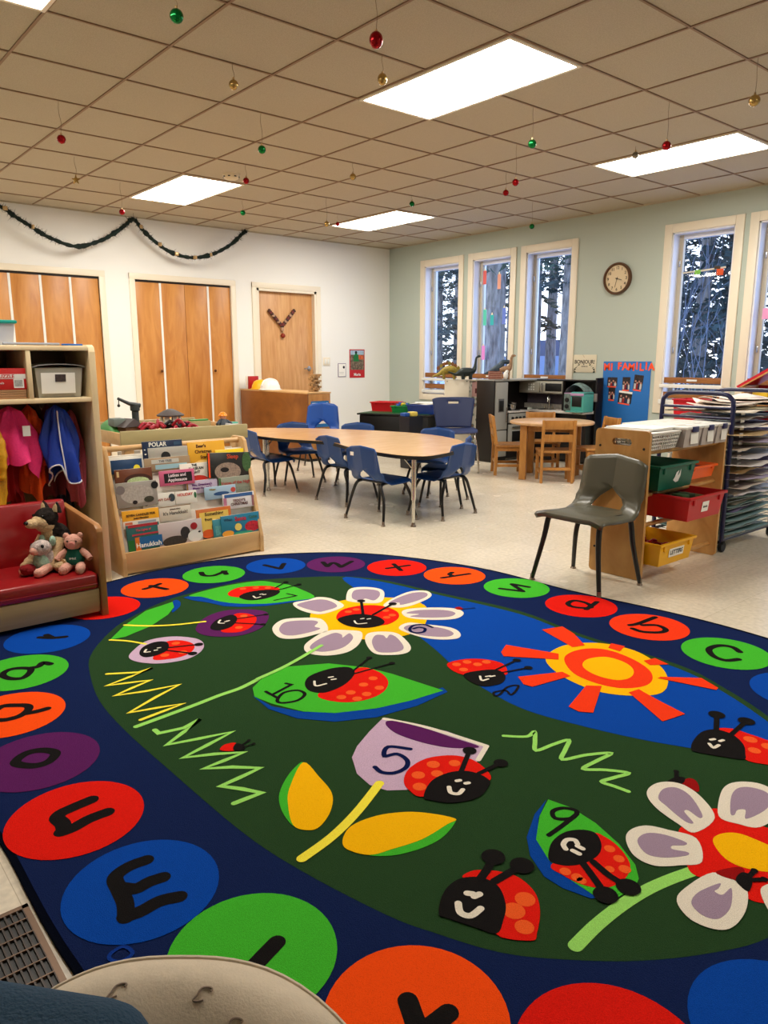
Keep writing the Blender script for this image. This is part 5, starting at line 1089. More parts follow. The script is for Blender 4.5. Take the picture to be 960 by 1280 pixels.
for k in range(8):
    x=-.13+.035*k; z=.085+.085*math.sin(PI*(k+.8)/8.6); MB().prism([(-.016,0),(.016,0),(.022,.025),(0,.052),(-.022,.025)],.006,M_steg if k%3==1 else M_stegp,FR((x,.003,z),(1,0,0),(0,0,1))).build('back_plate',t)
for x in (-.055,.07):
    for s in (-1,1): MB().tube([(x,s*.022,.08),(x-.008,s*.028,.04),(x,s*.028,.0)],[.022,.016,.015],M_steg,10).build('leg',t)
t=thing('toy_dinosaur','dark long necked dinosaur between the stegosaurus and the brick box','toy',(6.66,6.33,ZS),rzd)
tailbody([(-.24,0,.09),(-.15,0,.06),(-.07,0,.085),(.02,0,.09),(.07,0,.115),(.085,0,.18),(.095,0,.25),(.12,0,.272)],[.008,.02,.05,.05,.03,.016,.012,.013],M_bron,14).ball((.125,0,.272),(.024,.014,.014),M_bron,10).build('body',t)
for x in (-.06,.03):
    for s in (-1,1): MB().tube([(x,s*.025,.08),(x,s*.03,0)],[.022,.018],M_bron,10).build('leg',t)
t=thing('toy_brick_box','red brick patterned toy box on top of the toy refrigerator','toy',(6.49,5.745,.936),rzd)
M_brick=mat('toy brick',(.52,.30,.25),rough=.7,var=.3,scale=60); MB().box((0,0,.045),(.15,.08,.09),M_brick,.003).build('box',t)
for k in range(4): MB().box((0,-.041,.012+.022*k),(.148,.001,.003),mat('brick joint',(.75,.65,.58))).build('joint',t)
t=thing('toy_dinosaur','blue grey tyrannosaur leaning over the brick box','toy',(6.60,5.83,.936),rzd)
tailbody([(-.14,0,.06),(-.06,0,.085),(.0,0,.11),(.05,0,.15),(.075,0,.19),(.13,0,.195)],[.008,.03,.048,.04,.028,.02],M_trex,14).ball((.12,0,.193),(.045,.026,.026),M_trex,12).build('body',t)
for s in (-1,1): MB().tube(catmull([(.0,s*.03,.10),(.02,s*.036,.05),(-.01,s*.036,.025),(.02,s*.036,.0)],4),.018,M_trex,10).build('leg',t)
for s in (-1,1): MB().tube([(.06,s*.03,.14),(.10,s*.03,.125)],.008,M_trex,8).build('arm',t)
t=thing('toy_giraffe','brown mottled toy giraffe standing at the right end of the refrigerator top','toy',(6.565,5.665,.936),rzd)
tailbody([(-.06,0,.10),(.0,0,.115),(.04,0,.12),(.06,0,.17),(.065,0,.235),(.08,0,.262)],[.022,.034,.032,.019,.014,.014],M_gir,12).ball((.088,0,.262),(.028,.014,.014),M_gir,10).build('body',t)
for x in (-.045,.04):
    for s in (-1,1): MB().tube([(x,s*.018,.10),(x,s*.02,0)],[.012,.009],M_gir,8).build('leg',t)
tag(MB().ball((0,0,.045),(.032,.028,.045),M_white,12).ball((.02,0,.085),(.022,.02,.02),M_white,10).build('toy_goat',None,(6.535,5.63,.936)),'white toy animal at the feet of the giraffe','toy')
# ------------------------------------------------------------------ toy kitchen
M_esp=mat('espresso board',(.065,.045,.042),rough=.4); M_silver=mat('silver grey board',(.62,.62,.60),rough=.38,spec=.5); M_silver2=mat('silver beige board',(.66,.65,.60),rough=.38); M_count=mat('speckled counter',(.80,.78,.76),rough=.35,var=.2,scale=90); M_back2=mat('mauve grey splash',(.36,.33,.37),rough=.45)
t=thing('toy_kitchen','dark brown toy corner kitchen with silver refrigerator, microwave and sink under the windows','play kitchen',(6.85,5.4,0)); T=TR(-6.85,-5.4,0)
# left wing: refrigerator and oven facing the camera side
MB(T).bx(6.375,6.395,5.655,5.92,0,.925,M_esp,.003).build('refrigerator_side',t); MB(T).bx(6.395,6.62,5.67,5.92,.01,.90,M_esp).build('refrigerator_body',t)
MB(T).bx(6.375,7.30,5.655,5.94,.915,.935,M_silver,.003).build('top_panel',t)
d=MB(T).bx(6.40,6.605,5.648,5.668,.37,.905,M_silver,.006).build('refrigerator_door',t); MB(T).bx(6.455,6.53,5.640,5.649,.58,.70,M_dark,.004).bx(6.445,6.54,5.643,5.649,.57,.72,mat('dispenser',(.38,.38,.38)),.004).build('dispenser',d); MB(T).tube([(6.575,5.632,.45),(6.575,5.632,.62)],.007,M_steel,8).build('handle',d)

MB(T).bx(6.40,6.605,5.648,5.668,.06,.36,M_silver,.006).build('freezer_door',t)
MB(T).bx(6.62,6.98,5.67,5.92,.03,.555,M_esp).build('oven_body',t); MB(T).bx(6.615,7.0,5.64,5.93,.555,.575,M_count,.003).build('stove_counter',t)
d=MB(T).bx(6.64,6.96,5.650,5.668,.17,.42,M_silver,.006).build('oven_door',t); MB(T).bx(6.70,6.90,5.645,5.651,.22,.34,M_dark,.003).build('oven_window',d); MB(T).tube([(6.68,5.632,.39),(6.92,5.632,.39)],.008,M_steel,8).build('handle',d)
MB(T).bx(6.64,6.96,5.650,5.668,.44,.545,M_silver,.004).build('stove_panel',t)
for k in range(4): MB(T).lathe([(.018,0),(.018,.012),(.012,.02),(0,.021)],M_dark,14,FR((6.70+.067*k,5.65,.49),(1,0,0),(0,0,1))).build('stove_knob',t)
for k in range(2): MB(T).lathe([(.06,0),(.06,.006),(.045,.008),(0,.006)],M_dark,20,TR(6.72+.15*k,5.76,.575)).build('burner',t)
MB(T).bx(6.62,7.30,5.925,5.94,.03,.915,M_esp).build('left_back_panel',t)
# right wing along the window wall
MB(T).bx(6.98,7.30,5.30,5.66,.02,.56,M_esp).build('sink_cabinet',t); MB(T).bx(7.06,7.30,4.90,5.30,.02,.56,M_esp).build('corner_cabinet',t)
MB(T).bx(6.97,7.31,4.89,5.655,.56,.585,M_count,.004).build('counter',t); MB(T).bx(7.295,7.31,5.27,5.925,.585,.92,M_back2).build('splash_panel',t); MB(T).bx(7.24,7.29,5.27,5.925,.585,.64,mat('tile strip',(.72,.70,.66),var=.25,scale=40)).build('tile_strip',t)
MB(T).bx(7.13,7.31,5.25,5.925,.765,.915,M_silver2,.003).build('wall_cabinet',t)
d=MB(T).bx(7.113,7.13,5.26,5.60,.775,.905,M_silver2,.004).build('microwave_door',t); MB(T).bx(7.108,7.114,5.29,5.52,.795,.885,M_dark,.003).build('microwave_window',d); MB(T).tube([(7.10,5.56,.79),(7.10,5.56,.89)],.007,M_steel,8).build('handle',d)
d=MB(T).bx(7.113,7.13,5.61,5.90,.775,.905,M_silver2,.004).build('keypad_door',t)
for r_ in range(3):
    for c_ in range(3): MB(T).bx(7.109,7.114,5.68+.035*c_,5.70+.035*c_,.80+.03*r_,.818+.03*r_,M_white).build('key',d)
MB(T).bx(7.18,7.31,4.868,4.888,0,.955,M_esp,.003).build('end_panel',t); MB(T).bx(7.295,7.31,4.888,5.27,.585,.92,M_esp).build('bay_back',t); MB(T).bx(7.10,7.31,5.25,5.268,.585,.92,M_esp).build('bay_divider',t); MB(T).bx(7.12,7.31,4.888,5.94,.915,.93,M_esp,.003).build('shelf_top',t)
MB(T).tube(catmull([(7.20,5.52,.585),(7.20,5.52,.69),(7.17,5.50,.735),(7.11,5.47,.72),(7.09,5.46,.67)],6),.011,M_chrome,10).build('faucet',t); MB(T).lathe([(.11,.0),(.11,.004),(.085,.004),(.07,-.002),(0,-.004)],M_steel,24,TR(7.11,5.48,.586)).build('sink_bowl',t)
for s in (-1,1): MB(T).tube([(7.20,5.52+s*.06,.585),(7.20,5.52+s*.06,.62)],.010,M_chrome,8).build('tap_knob',t)
MB(T).box((7.172,4.88,.74),(.03,.05,.09),mat('outlet grey',(.55,.52,.5)),.006).build('wall_phone',t)
tag(MB().lathe([(.03,0),(.034,.01),(.034,.09),(.015,.12),(.012,.15),(0,.152)],mat('bottle blue',(.18,.28,.46),rough=.3),16).build('toy_bottle',None,(7.18,5.28,.585)),'dark blue toy bottle beside the kitchen faucet','bottle')
tag(MB().lathe([(.05,0),(.055,.03),(.055,.06),(.05,.06),(.048,.01),(0,.01)],M_steel,18).tube([(.05,0,.045),(.13,.02,.05)],.006,M_dark,8).build('toy_pan',None,(6.80,5.76,.583)),'steel toy pan on the stove of the toy kitchen','pan')
tag(MB().lathe([(.035,0),(.04,.04),(.04,.075),(.036,.075),(.033,.006),(0,.006)],M_steel,16).build('toy_pot',None,(6.90,5.82,.583)),'small steel toy pot behind the pan on the toy stove','pot')
tag(MB().lathe([(.03,0),(.03,.09),(.02,.10)],mat('cup plum',(.25,.16,.28)),14).build('toy_cup',None,(7.2,5.20,.585)),'plum coloured toy cup at the right of the kitchen counter','cup')
M_tq=mat('turquoise toy',(.30,.62,.58),rough=.4); M_lil=mat('lilac toy',(.70,.55,.70),rough=.45)
t=thing('toy_oven','turquoise toy oven with a domed grey top and lilac trim in the dark kitchen bay','toy',(7.04,5.02,.585),-PI/2)
MB().bx(-.02,.15,-.09,.10,0,.22,M_tq,.008).build('body',t); MB().bx(.0,.125,-.096,-.088,.06,.17,M_dark,.004).build('oven_window',t); MB().bx(-.02,.15,-.102,-.085,.178,.205,M_lil,.004).build('trim_band',t)
MB().bx(-.115,-.02,-.085,.10,0,.20,mat('toy grey green',(.36,.42,.40),var=.4,scale=40),.006).build('side_unit',t)
for z in (.06,.13): MB().lathe([(.025,0),(.025,.01),(0,.012)],M_dark,14,FR((-.068,-.085,z),(1,0,0),(0,0,1))).build('dial',t)
MB().grid(lambda u,v:(-.115+.265*u,-.08+.17*v,.205+.115*math.sin(PI*u)**.7*(.8+.2*math.sin(PI*v))),14,6,mat('dome grey',(.40,.48,.47),var=.5,scale=30)).bx(-.115,.15,-.08,.09,.20,.208,M_lil).build('dome',t)
MB().prism([(-.03,-.16),(.12,-.16),(.15,-.09),(-.02,-.09)],.012,M_tq,TR(0,0,0.002)).build('fold_down_door',t)
# ------------------------------------------------------------------ window wall pieces
M_board=mat('poster board blue',(.13,.42,.72),rough=.55); M_ol=mat('letter orange',(.98,.33,.14),rough=.6); M_ph=mat('photo print',(.16,.13,.14),rough=.4,var=.9,scale=55); M_ph2=mat('photo figures',(.72,.52,.46),rough=.4,var=.5,scale=60)
t=thing('hanging_poster','tall blue poster board reading MI FAMILIA with five photos, standing at the sage wall','poster',(7.3555,4.62,.40))
TT=FR((0,0,0),(0,-1,0),(0,0,1))
MB().bx(-.292,.292,0,.735,-.004,.004,M_board,.001,TT).build('board',t)
b=MB(); x=-.275
for ch,w,dz,rz in [('M',.062,0,.05),('I',.035,0,0),(' ',.03,0,0),('F',.052,.01,0),('A',.062,.006,.05),('M',.07,.0,-.05),('I',.035,.012,0),('L',.052,.0,0),('I',.035,.012,0),('A',.062,.004,.05)]:
    if ch!=' ': b.text(ch,.105,M_ol,TT@TR(x+w/2,.672+dz,.005)@RZ(rz),bold=.004)
    x+=w+.012
b.build('title_letters',t)
for n_,(x,y,w,h,ang_) in enumerate([(-.165,.515,.125,.095,0),(.01,.50,.095,.135,.0),(.155,.515,.11,.155,-.1),(-.165,.385,.085,.13,0),(.005,.35,.165,.13,-.1)]):
    P_=TT@TR(x,y,.0048)@RZ(ang_); b=MB(P_); b.bx(-w/2,w/2,-h/2,h/2,0,.0008,M_ph)
    for q in range(4): b.add([((q-1.5)*w*.2+.010*math.cos(a_*PI/6),(-.01 if q%2 else .008)+.012*math.sin(a_*PI/6),.0012) for a_ in range(12)],[list(range(12))],M_ph2); b.bx((q-1.5)*w*.2-.013,(q-1.5)*w*.2+.013,-h*.48,-.016,.0009,.0013,mat('shirt %d'%(q%3),[(.75,.75,.75),(.6,.12,.12),(.12,.15,.3)][q%3]))
    if n_==4: b.bx(-w/2,w/2,h/2-.022,h/2,.001,.0016,M_white)
    o=b.build('photo',t); MB(P_).bx(-w*.46,w*.40,-h/2-.016,-h/2-.002,0,.001,M_ol).build('caption_strip',o)
t=thing('wall_sign','cream sign with black lettering and leafy scrolls on the sage wall beside the window','sign',(WX,5.165,1.11)); TT=FR((0,0,0),(0,-1,0),(0,0,1))
MB().bx(-.155,.155,-.10,.10,0,.006,mat('sign cream',(.84,.80,.70),rough=.6),.001,TT).build('board',t)
b=MB(TT@TR(0,0,.0065)); b.text('BONJOUR!',.060,M_dark,TR(0,.018,0),bold=.001,sx=.95); b.text('come in',.026,M_dark,TR(0,-.03,0),bold=.0005); b.build('lettering',t)
for s in (-1,1):
    b=MB(TT@TR(0,0,.0068)); 
    for k in range(7):
        a_=PI*.15+k*.35; b.add([(s*(.075+.062*math.cos(a_-1.0))+.013*math.cos(q*PI/5+k),-.045+.05*math.sin(a_-1.9)+.008*math.sin(q*PI/5),0) for q in range(10)],[list(range(10))],M_dark if k%2 else mat('leaf ink',(.2,.26,.16)))
    b.build('leaf_scroll',t)
b=MB(TT); b.tube([(-.03,.10,.006),(-.005,.07,.008)],.002,M_twig,6); b.build('hanging_loop',t)
# clock
t=thing('wall_clock','round brown rimmed wall clock on the sage wall between the windows','clock',(WX,4.795,2.013)); TT=FR((0,0,0),(0,-1,0),(0,0,1)); M_rim=mat('clock rim',(.34,.22,.13),rough=.35)
MB().lathe([(.168,0),(.170,.02),(.163,.042),(.150,.046),(.143,.036),(.142,.02)],M_rim,48,TT).build('rim',t); MB().lathe([(.1415,.0225),(0,.0225)],mat('clock face',(.84,.76,.62),rough=.5),40,TT).build('face',t)
for k in range(12):
    a_=PI/2-(k+1)*PI/6; MB(TT).text(str(k+1),.042,M_dark,TR(.112*math.cos(a_),.112*math.sin(a_),.0235),bold=.0008,ext=.0003).build('numeral',t)
for l_,a_,w_,nm in ((.062,math.radians(-17),.006,'hour_hand'),(.092,math.radians(-104),.0045,'minute_hand')):
    MB(TT@RZ(a_)).bx(-.02,l_,-w_/2,w_/2,.0255,.027,M_dark).build(nm,t)
MB(TT).lathe([(.008,.022),(.008,.028),(0,.029)],M_dark,12).build('hub',t)
# paper candles and mobile hung in the windows
xg=WX+.09
for x,y,c,n_,hh in [(606,347,(.90,.42,.40),'coral',.17),(624,352,(.92,.66,.58),'peach',.18),(606,397,(.36,.80,.70),'mint green',.20),(615,400,(.22,.70,.72),'teal',.13),(630,395,(.42,.52,.86),'blue',.20),(604,441,(.90,.56,.84),'pink',.18)]:
    p=atX(x,y,xg); t=thing('paper_candle','%s paper candle stuck to the pane of the middle left window'%n_,'paper decoration',tuple(p)); MB().bx(-.001,.001,-.028,.028,-hh/2,hh/2,mat('paper %s'%n_,c,rough=.7)).build('stick',t); MB().prism([(-.014,0),(.014,0),(.004,.03),(-.004,.03)],.002,mat('flame paper',(.95,.90,.75)),FR((.0,0,hh/2),(0,-1,0),(0,0,1))).build('flame',t)
p=atX(880,338,xg); t=thing('stick_mobile','pale birch stick with paper leaves hung across the window beside the clock','mobile',tuple(p))
MB().tube([(0,-.22,.012),(0,.0,.0),(0,.22,-.008)],.009,mat('birch stick',(.85,.80,.70)),8).build('stick',t); MB().box((-.01,-.17,-.03),(.004,.07,.06),mat('leaf orange',(.85,.32,.12)),.001).build('orange_leaf',t); MB().box((-.01,.06,-.012),(.004,.06,.045),mat('leaf lime',(.50,.75,.30)),.001).build('green_leaf',t); MB().box((-.01,-.14,.015),(.004,.06,.03),mat('leaf brown',(.25,.2,.15)),.001).build('brown_leaf',t)
tag(MB().bx(-.001,.001,-.03,.03,-.05,.05,mat('pink paper',(.92,.62,.78),rough=.7)).build('paper_heart',None,tuple(atX(957,392,xg))),'pink paper piece stuck to the window at the right edge','paper decoration')
# ------------------------------------------------------------------ rack of tilted bins
M_rack=wood('rack birch',(.68,.49,.26),(.78,.60,.36),rough=.35,scale=(2.5,2.5,1),wave=3)
X0,X1,Y0,Y1=3.478,4.315,2.025,2.345
t=thing('bin_rack','birch bin rack with coloured bins, its end panel behind the grey chair','rack',((X0+X1)/2,2.2,0)); T=TR(-(X0+X1)/2,-2.2,0)
def endpanel(x):
    bm=bmesh.new(); w=Y1-Y0; h=.79; sw,sh=.115,.036
    def rr_(cx,cy,w_,h_,r,n=6):
        P=[]
        for k,(sx,sy) in enumerate(((1,1),(-1,1),(-1,-1),(1,-1))):
            for i in range(n+1):
                a=k*PI/2+i*PI/2/n; P.append((cx+sx*(w_/2-r)+r*math.cos(a),cy+sy*(h_/2-r)+r*math.sin(a)))
        return P
    o=[bm.verts.new((p[0],p[1],0)) for p in rr_(w/2,h/2+.002,w,h,.022)]; i_=[bm.verts.new((p[0],p[1],0)) for p in rr_(w/2,h-.062,sw,sh,.0178)]
    n=len(o); 
    for k in range(n): bm.faces.new((o[k],o[(k+1)%n],i_[(k+1)%n],i_[k]))
    r=bmesh.ops.extrude_face_region(bm,geom=bm.faces[:])
    for g_ in r['geom']:
        if isinstance(g_,bmesh.types.BMVert): g_.co.z+=.020
    bmesh.ops.recalc_face_normals(bm,faces=bm.faces[:])
    b=MB(T)._bm(bm,M_rack,FR((x,Y0,0),(0,1,0),(0,0,1)),False)
    return b
for x in (X0,X1-.02):
    e_=endpanel(x).build('end_panel',t)
    for (dy,z) in ((.03,.70),(.29,.70),(.03,.45),(.29,.60),(.03,.12),(.29,.14),(.16,.63)):
        MB(T).lathe([(.007,0),(.006,.003),(0,.0035)],M_dark,10,FR((x if x==X0 else x+.02,Y0+dy,z),(0,-1,0),(0,0,1))).build('bolt',e_)
rows=[(.675,.675),(.45,.455),(.285,.30),(.068,.07)]
for zf,zb in rows:
    MB(T).tube([(X0+.02,Y0+.05,zf),(X1-.02,Y0+.05,zf)],.012,M_rack,12).build('rail',t); MB(T).tube([(X0+.02,Y1-.04,zb),(X1-.02,Y1-.04,zb)],.012,M_rack,12).build('rail',t)
MB(T).bx(X0+.02,X1-.02,Y1-.03,Y1-.015,.02,.10,M_rack,.002).build('stretcher_board',t)
# coloured bins: x0,x1 measured at the front face y, depth back
def rbin(label,x0,x1,yf,yb,z,h,c,lab=None,rim=True):
    w,d=x1-x0,yb-yf
    return pbin('storage_bin',label,((x0+x1)/2,(yf+yb)/2,z),0,w,d,h,c)
def onfront(t,w,d,h,build):
    # frame on the sloping front face
    k=.10*d/2/h*1.0
    build(FR((0,-d/2*.955-.0015,h*.5),(1,0,0),(0,d/2*-.10/h,1)))
g1=rbin('green bin with a white letter sticker in the second row of the bin rack',3.555,3.93,2.0,2.33,.475,.135,(.04,.36,.27))
onfront(g1,.375,.33,.135,lambda M:(MB(M).prism([(-.035,-.02),(-.005,-.035),(.02,-.03),(.035,.0),(.03,.035),(.02,.01),(.005,.0),(.012,.03),(-.012,.02),(-.02,-.005)],.001,M_label).build('letter_sticker',g1)))
o1=rbin('orange bin beside the green bin in the second row of the rack',3.985,4.27,2.055,2.33,.485,.075,(.95,.38,.10))
r1=rbin('red bin pulled out of the third row of the rack',3.62,4.0,1.86,2.20,.325,.13,(.72,.07,.10))
onfront(r1,.38,.34,.13,lambda M:MB(M@TR(-.01,0,0)).bx(-.035,.035,-.028,.028,0,.001,M_label).text('blocks',.018,M_dark,TR(0,0,.0012),bold=.0003).build('paper_label',r1))
y1=rbin('yellow bin labelled LETTERS at the bottom of the rack',3.51,3.86,1.94,2.26,.085,.125,(.92,.68,.06))
onfront(y1,.35,.32,.125,lambda M:MB(M).bx(-.075,.075,-.024,.024,0,.001,M_label).text('LETTERS',.034,M_dark,TR(0,0,.0012),bold=.0008).build('paper_label',y1))
rb=random.Random(4)
M_sq=mat('green counter',(.13,.22,.13),rough=.5)
for k in range(14): tag(MB().box((0,0,.012),(.055,.07,.024),M_sq if k%3 else mat('green counter light',(.20,.32,.18),rough=.5),.003,None,rb.uniform(-.3,.3)).build('counter_block',None,(3.70+.062*(k%4)+.01,1.96+.075*((k//4)%3),.405+.024*(k//12))),'dark green block packed in the red pulled out bin','block','green blocks in the red bin')
for k in range(3): tag(MB().box((0,0,.03),(.32,.26,.06),mat('packed base',(.25,.25,.22)),.004).build('foam_base',None,(3.81,2.03,.33+.0)),'grey foam sheet lining the red pulled out bin','foam') if k==0 else None
for k in range(20):
    a=rb.uniform(0,PI); tag(MB().tube(catmull([(-.03*math.cos(a),-.03*math.sin(a),.0),(0,0,.012),(.03*math.cos(a),.03*math.sin(a),0)],3),.006,mat('letter red',(.70,.06,.12),rough=.3),6).build('toy_letter',None,(3.63+rb.uniform(-.08,.10),2.10+rb.uniform(-.08,.08),.155+rb.uniform(0,.02))),'red plastic letter in the yellow LETTERS bin','letter','red letters in the yellow bin')
tag(MB().bx(-.15,.15,-.12,.12,0,.05,mat('letter heap base',(.45,.10,.14),rough=.5,var=.4,scale=60),.01).build('felt_bag',None,(3.685,2.10,.092)),'dark red felt bag under the letters in the yellow bin','bag')
tag(MB().bx(-.11,.11,-.10,.10,0,.05,mat('folded cloth purple',(.22,.18,.30),rough=.8),.01).build('folded_cloth',None,(4.13,2.2,.492)),'dark folded cloth in the orange bin','cloth')
# white trays and baskets on the top row
M_wp=mat('white plastic',(.86,.85,.82),rough=.35); M_clip=mat('navy clip',(.16,.15,.34),rough=.4); M_frost=clearplastic('frosted plastic',(.78,.74,.72),.75)
def tray(label,x0,x1,yf,yb,z,h):
    w,d=x1-x0,yb-yf; t=thing('lidded_tray',label,'tray',((x0+x1)/2,(yf+yb)/2,z),0,'lidded trays on the bin rack'); b=MB(); tub(b,w,d,h,.003,M_frost,.93); b.build('tub',t)
    MB().box((0,0,h+.006),(w+.012,d+.012,.014),M_wp,.004).bx(-w*.3,w*.3,-d*.3,d*.3,h+.012,h+.016,M_wp,.002).build('lid',t)
    for s in (-1,1): MB().box((0,s*(d/2+.006),h-.002),(w*.36,.012,.030),M_clip,.003).build('clip',t)
    MB().box((.01,-d/2*.985-.002,h*.48),(w*.46,.001,h*.62),M_label).build('paper_label',t)
tray('lidded white tray with a navy clip, nearest on the top row behind the woven basket',3.79,3.965,2.0,2.38,.688,.098)
tray('lidded white tray in the middle of the three on the top row of the rack',3.982,4.128,2.0,2.38,.688,.098)
tray('lidded white tray at the far end of the top row beside the drying rack',4.145,4.278,2.0,2.38,.688,.098)
t=thing('plastic_basket','white woven plastic basket of papers at the near end of the top row','basket',(3.645,2.19,.688))
b=MB()
w_,d_,h_=.27,.32,.085
for k in range(5):
    z=.006+k*.0185; q=.9+.1*k/4; b.tube([(-w_/2*q,-d_/2*q,z),(w_/2*q,-d_/2*q,z),(w_/2*q,d_/2*q,z),(-w_/2*q,d_/2*q,z)],.0045,M_wp,6,None,True)
for k in range(13):
    u=-1+2*k/12
    for s in (-1,1):
        b.tube([(u*w_/2*.9,s*d_/2*.9,0),(u*w_/2,s*d_/2,h_)],.004,M_wp,6); b.tube([(s*w_/2*.9,u*d_/2*.9,0),(s*w_/2,u*d_/2,h_)],.004,M_wp,6)
b.bx(-w_*.44,w_*.44,-d_*.44,d_*.44,0,.004,M_wp); b.build('woven_body',t)
MB().bx(-w_/2-.008,w_/2+.008,-d_/2-.008,d_/2+.008,h_,h_+.010,M_wp,.004).build('lid',t) 
for k in range(3): tag(MB().box((0,0,.0015),(.21,.28,.003),M_label,0,RZ(.05*k-.05)).build('paper_sheet',None,(3.65+.01*k,2.2,.786+.004*k)),'white paper on the woven basket, number %s from the bottom'%['one','two','three'][k],'paper','papers on the woven basket')
# ------------------------------------------------------------------ drying rack cart
M_nvt=mat('navy tube',(.07,.09,.26),rough=.3,spec=.5); M_wire=mat('wire grey',(.50,.54,.55),rough=.35,metal=.4); M_cast=mat('caster black',(.03,.03,.03),rough=.5); M_traymesh=mat('teal grey tray',(.42,.53,.52),rough=.5)
CX0,CX1,CY0,CY1=4.405,5.075,2.045,2.495
t=thing('drying_rack','navy tubular drying rack on casters with wire shelves full of paper','drying rack',((CX0+CX1)/2,2.27,0)); T=TR(-(CX0+CX1)/2,-2.27,0)
for x in (CX0,CX1):
    MB(T).tube(catmull([(x,CY0,.06),(x,CY0,.5),(x,CY0,.86),(x,CY0+.015,.925),(x,CY0+.07,.952),(x,2.27,.955),(x,CY1-.07,.952),(x,CY1-.015,.925),(x,CY1,.86),(x,CY1,.5),(x,CY1,.06)],6),.0135,M_nvt,12).build('end_frame',t)
    for z in (.87,.81): MB(T).tube([(x,CY0,z),(x,CY1,z)],.009,M_nvt,10).build('cross_bar',t)
    for y in (CY0,CY1):
        c_=MB(T).lathe([(.0,-.012),(.030,-.012),(.034,-.006),(.034,.006),(.030,.012),(0,.012)],M_cast,20,FR((x+.012,y,.034),(1,0,0),(0,0,1))).build('caster',t)
        MB(T).bx(x-.012,x+.02,y-.018,y+.018,.05,.072,M_cast,.004).build('fork',c_)
for y in (CY0,CY1): MB(T).tube([(CX0,y,.075),(CX1,y,.075)],.010,M_nvt,10).build('bottom_bar',t)
LV=[.085+.0445*k for k in range(18)]
for k,z in enumerate(LV):
    b=MB(T); xa,xb,ya,yb=CX0+.018,CX1-.018,CY0-.01,CY1-.01; sag=.012
    b.tube([(xa,ya,z),(xb,ya,z),(xb,yb,z),(xa,yb,z)],.0028,M_wire,6,None,True)
    for i in range(9): x=xa+(xb-xa)*(i+1)/10; b.tube([(x,ya,z),(x,(ya+yb)/2,z-.003),(x,yb,z)],.0014,M_wire,5)
    for i in range(4): y=ya+(yb-ya)*(i+1)/5; b.tube([(xa,y,z),(xb,y,z)],.0014,M_wire,5)
    b.build('wire_shelf',t)
    MB(T).bx(xa+.06,xa+.105,ya-.006,ya-.003,z-.012,z+.014,M_label).build('shelf_tag',t) if k>5 else None
ORD=['first','second','third','fourth','fifth','sixth','seventh','eighth','ninth','tenth','eleventh','twelfth','thirteenth','fourteenth','fifteenth','sixteenth','seventeenth','eighteenth']
rp=random.Random(21)
def sheet(label,cat,x,y,z,w,d,m,group,curl=.01,rz=0,name='paper_sheet',th=.0012,dip=0):
    ph=rp.uniform(0,6)
    b=MB().grid(lambda u,v:((u-.5)*w,(v-.5)*d,curl*(.5+.5*math.sin(5*u+ph))*(abs(2*v-1)**2)+.004*math.sin(9*u+ph+3*v)**2-dip*math.sin(PI*u)),14,8,m)
    o=b.build(name,None,(x,y,z),rz,solid=th); tag(o,label,cat,group); return o
pc=[(.80,.78,.76),(.52,.46,.62),(.75,.74,.76),(.40,.36,.50),(.70,.66,.60),(.66,.70,.80),(.60,.56,.66),(.82,.80,.70),(.72,.62,.45),(.84,.82,.78)]
pc=[tuple(min(.95,v*1.12+.03) for v in c) for c in pc]
for k,z in enumerate(LV):
    top=17-k
    if k<6:
        sheet('teal grey tray on the %s shelf from the bottom of the drying rack'%ORD[k],'tray',4.74,2.26,z+.008,.60,.46,M_traymesh,'teal trays in the drying rack',.012,0,'drying_tray',.006,.004)
        if k>2: sheet('white sheet on the teal tray of the %s shelf from the bottom'%ORD[k],'paper',4.70+rp.uniform(-.04,.04),2.20,z+.017,.40,.30,mat('sheet %d'%(k%10),pc[k%10],rough=.7),'papers in the drying rack',.004,.1)
    else:
        for j in range(2):
            c=pc[(k*2+j*3)%10]; sheet('%s sheet of paper on the %s shelf from the top of the drying rack'%(['upper','lower'][1-j],ORD[top]),'paper',4.60+.27*j+rp.uniform(-.03,.03),2.20+rp.uniform(-.06,.02),z+.004+.005*j,.34+rp.uniform(-.04,.06),.46+rp.uniform(-.06,.02),mat('sheet %d'%((k*2+j*3)%10),c,rough=.7,var=.08,scale=12),'papers in the drying rack',.016,rp.uniform(-.08,.08))
for k in range(5):
    sheet('white crumpled paper on top of the drying rack, %s in the heap'%['lowest','second','third','fourth','topmost'][k],'paper',4.62+.11*k,2.30-.03*(k%2),.852+.012*k,.40,.36,mat('top sheet %d'%(k%2),[(.90,.87,.82),(.88,.80,.76)][k%2],rough=.7),'papers on top of the drying rack',.022,.3*k)
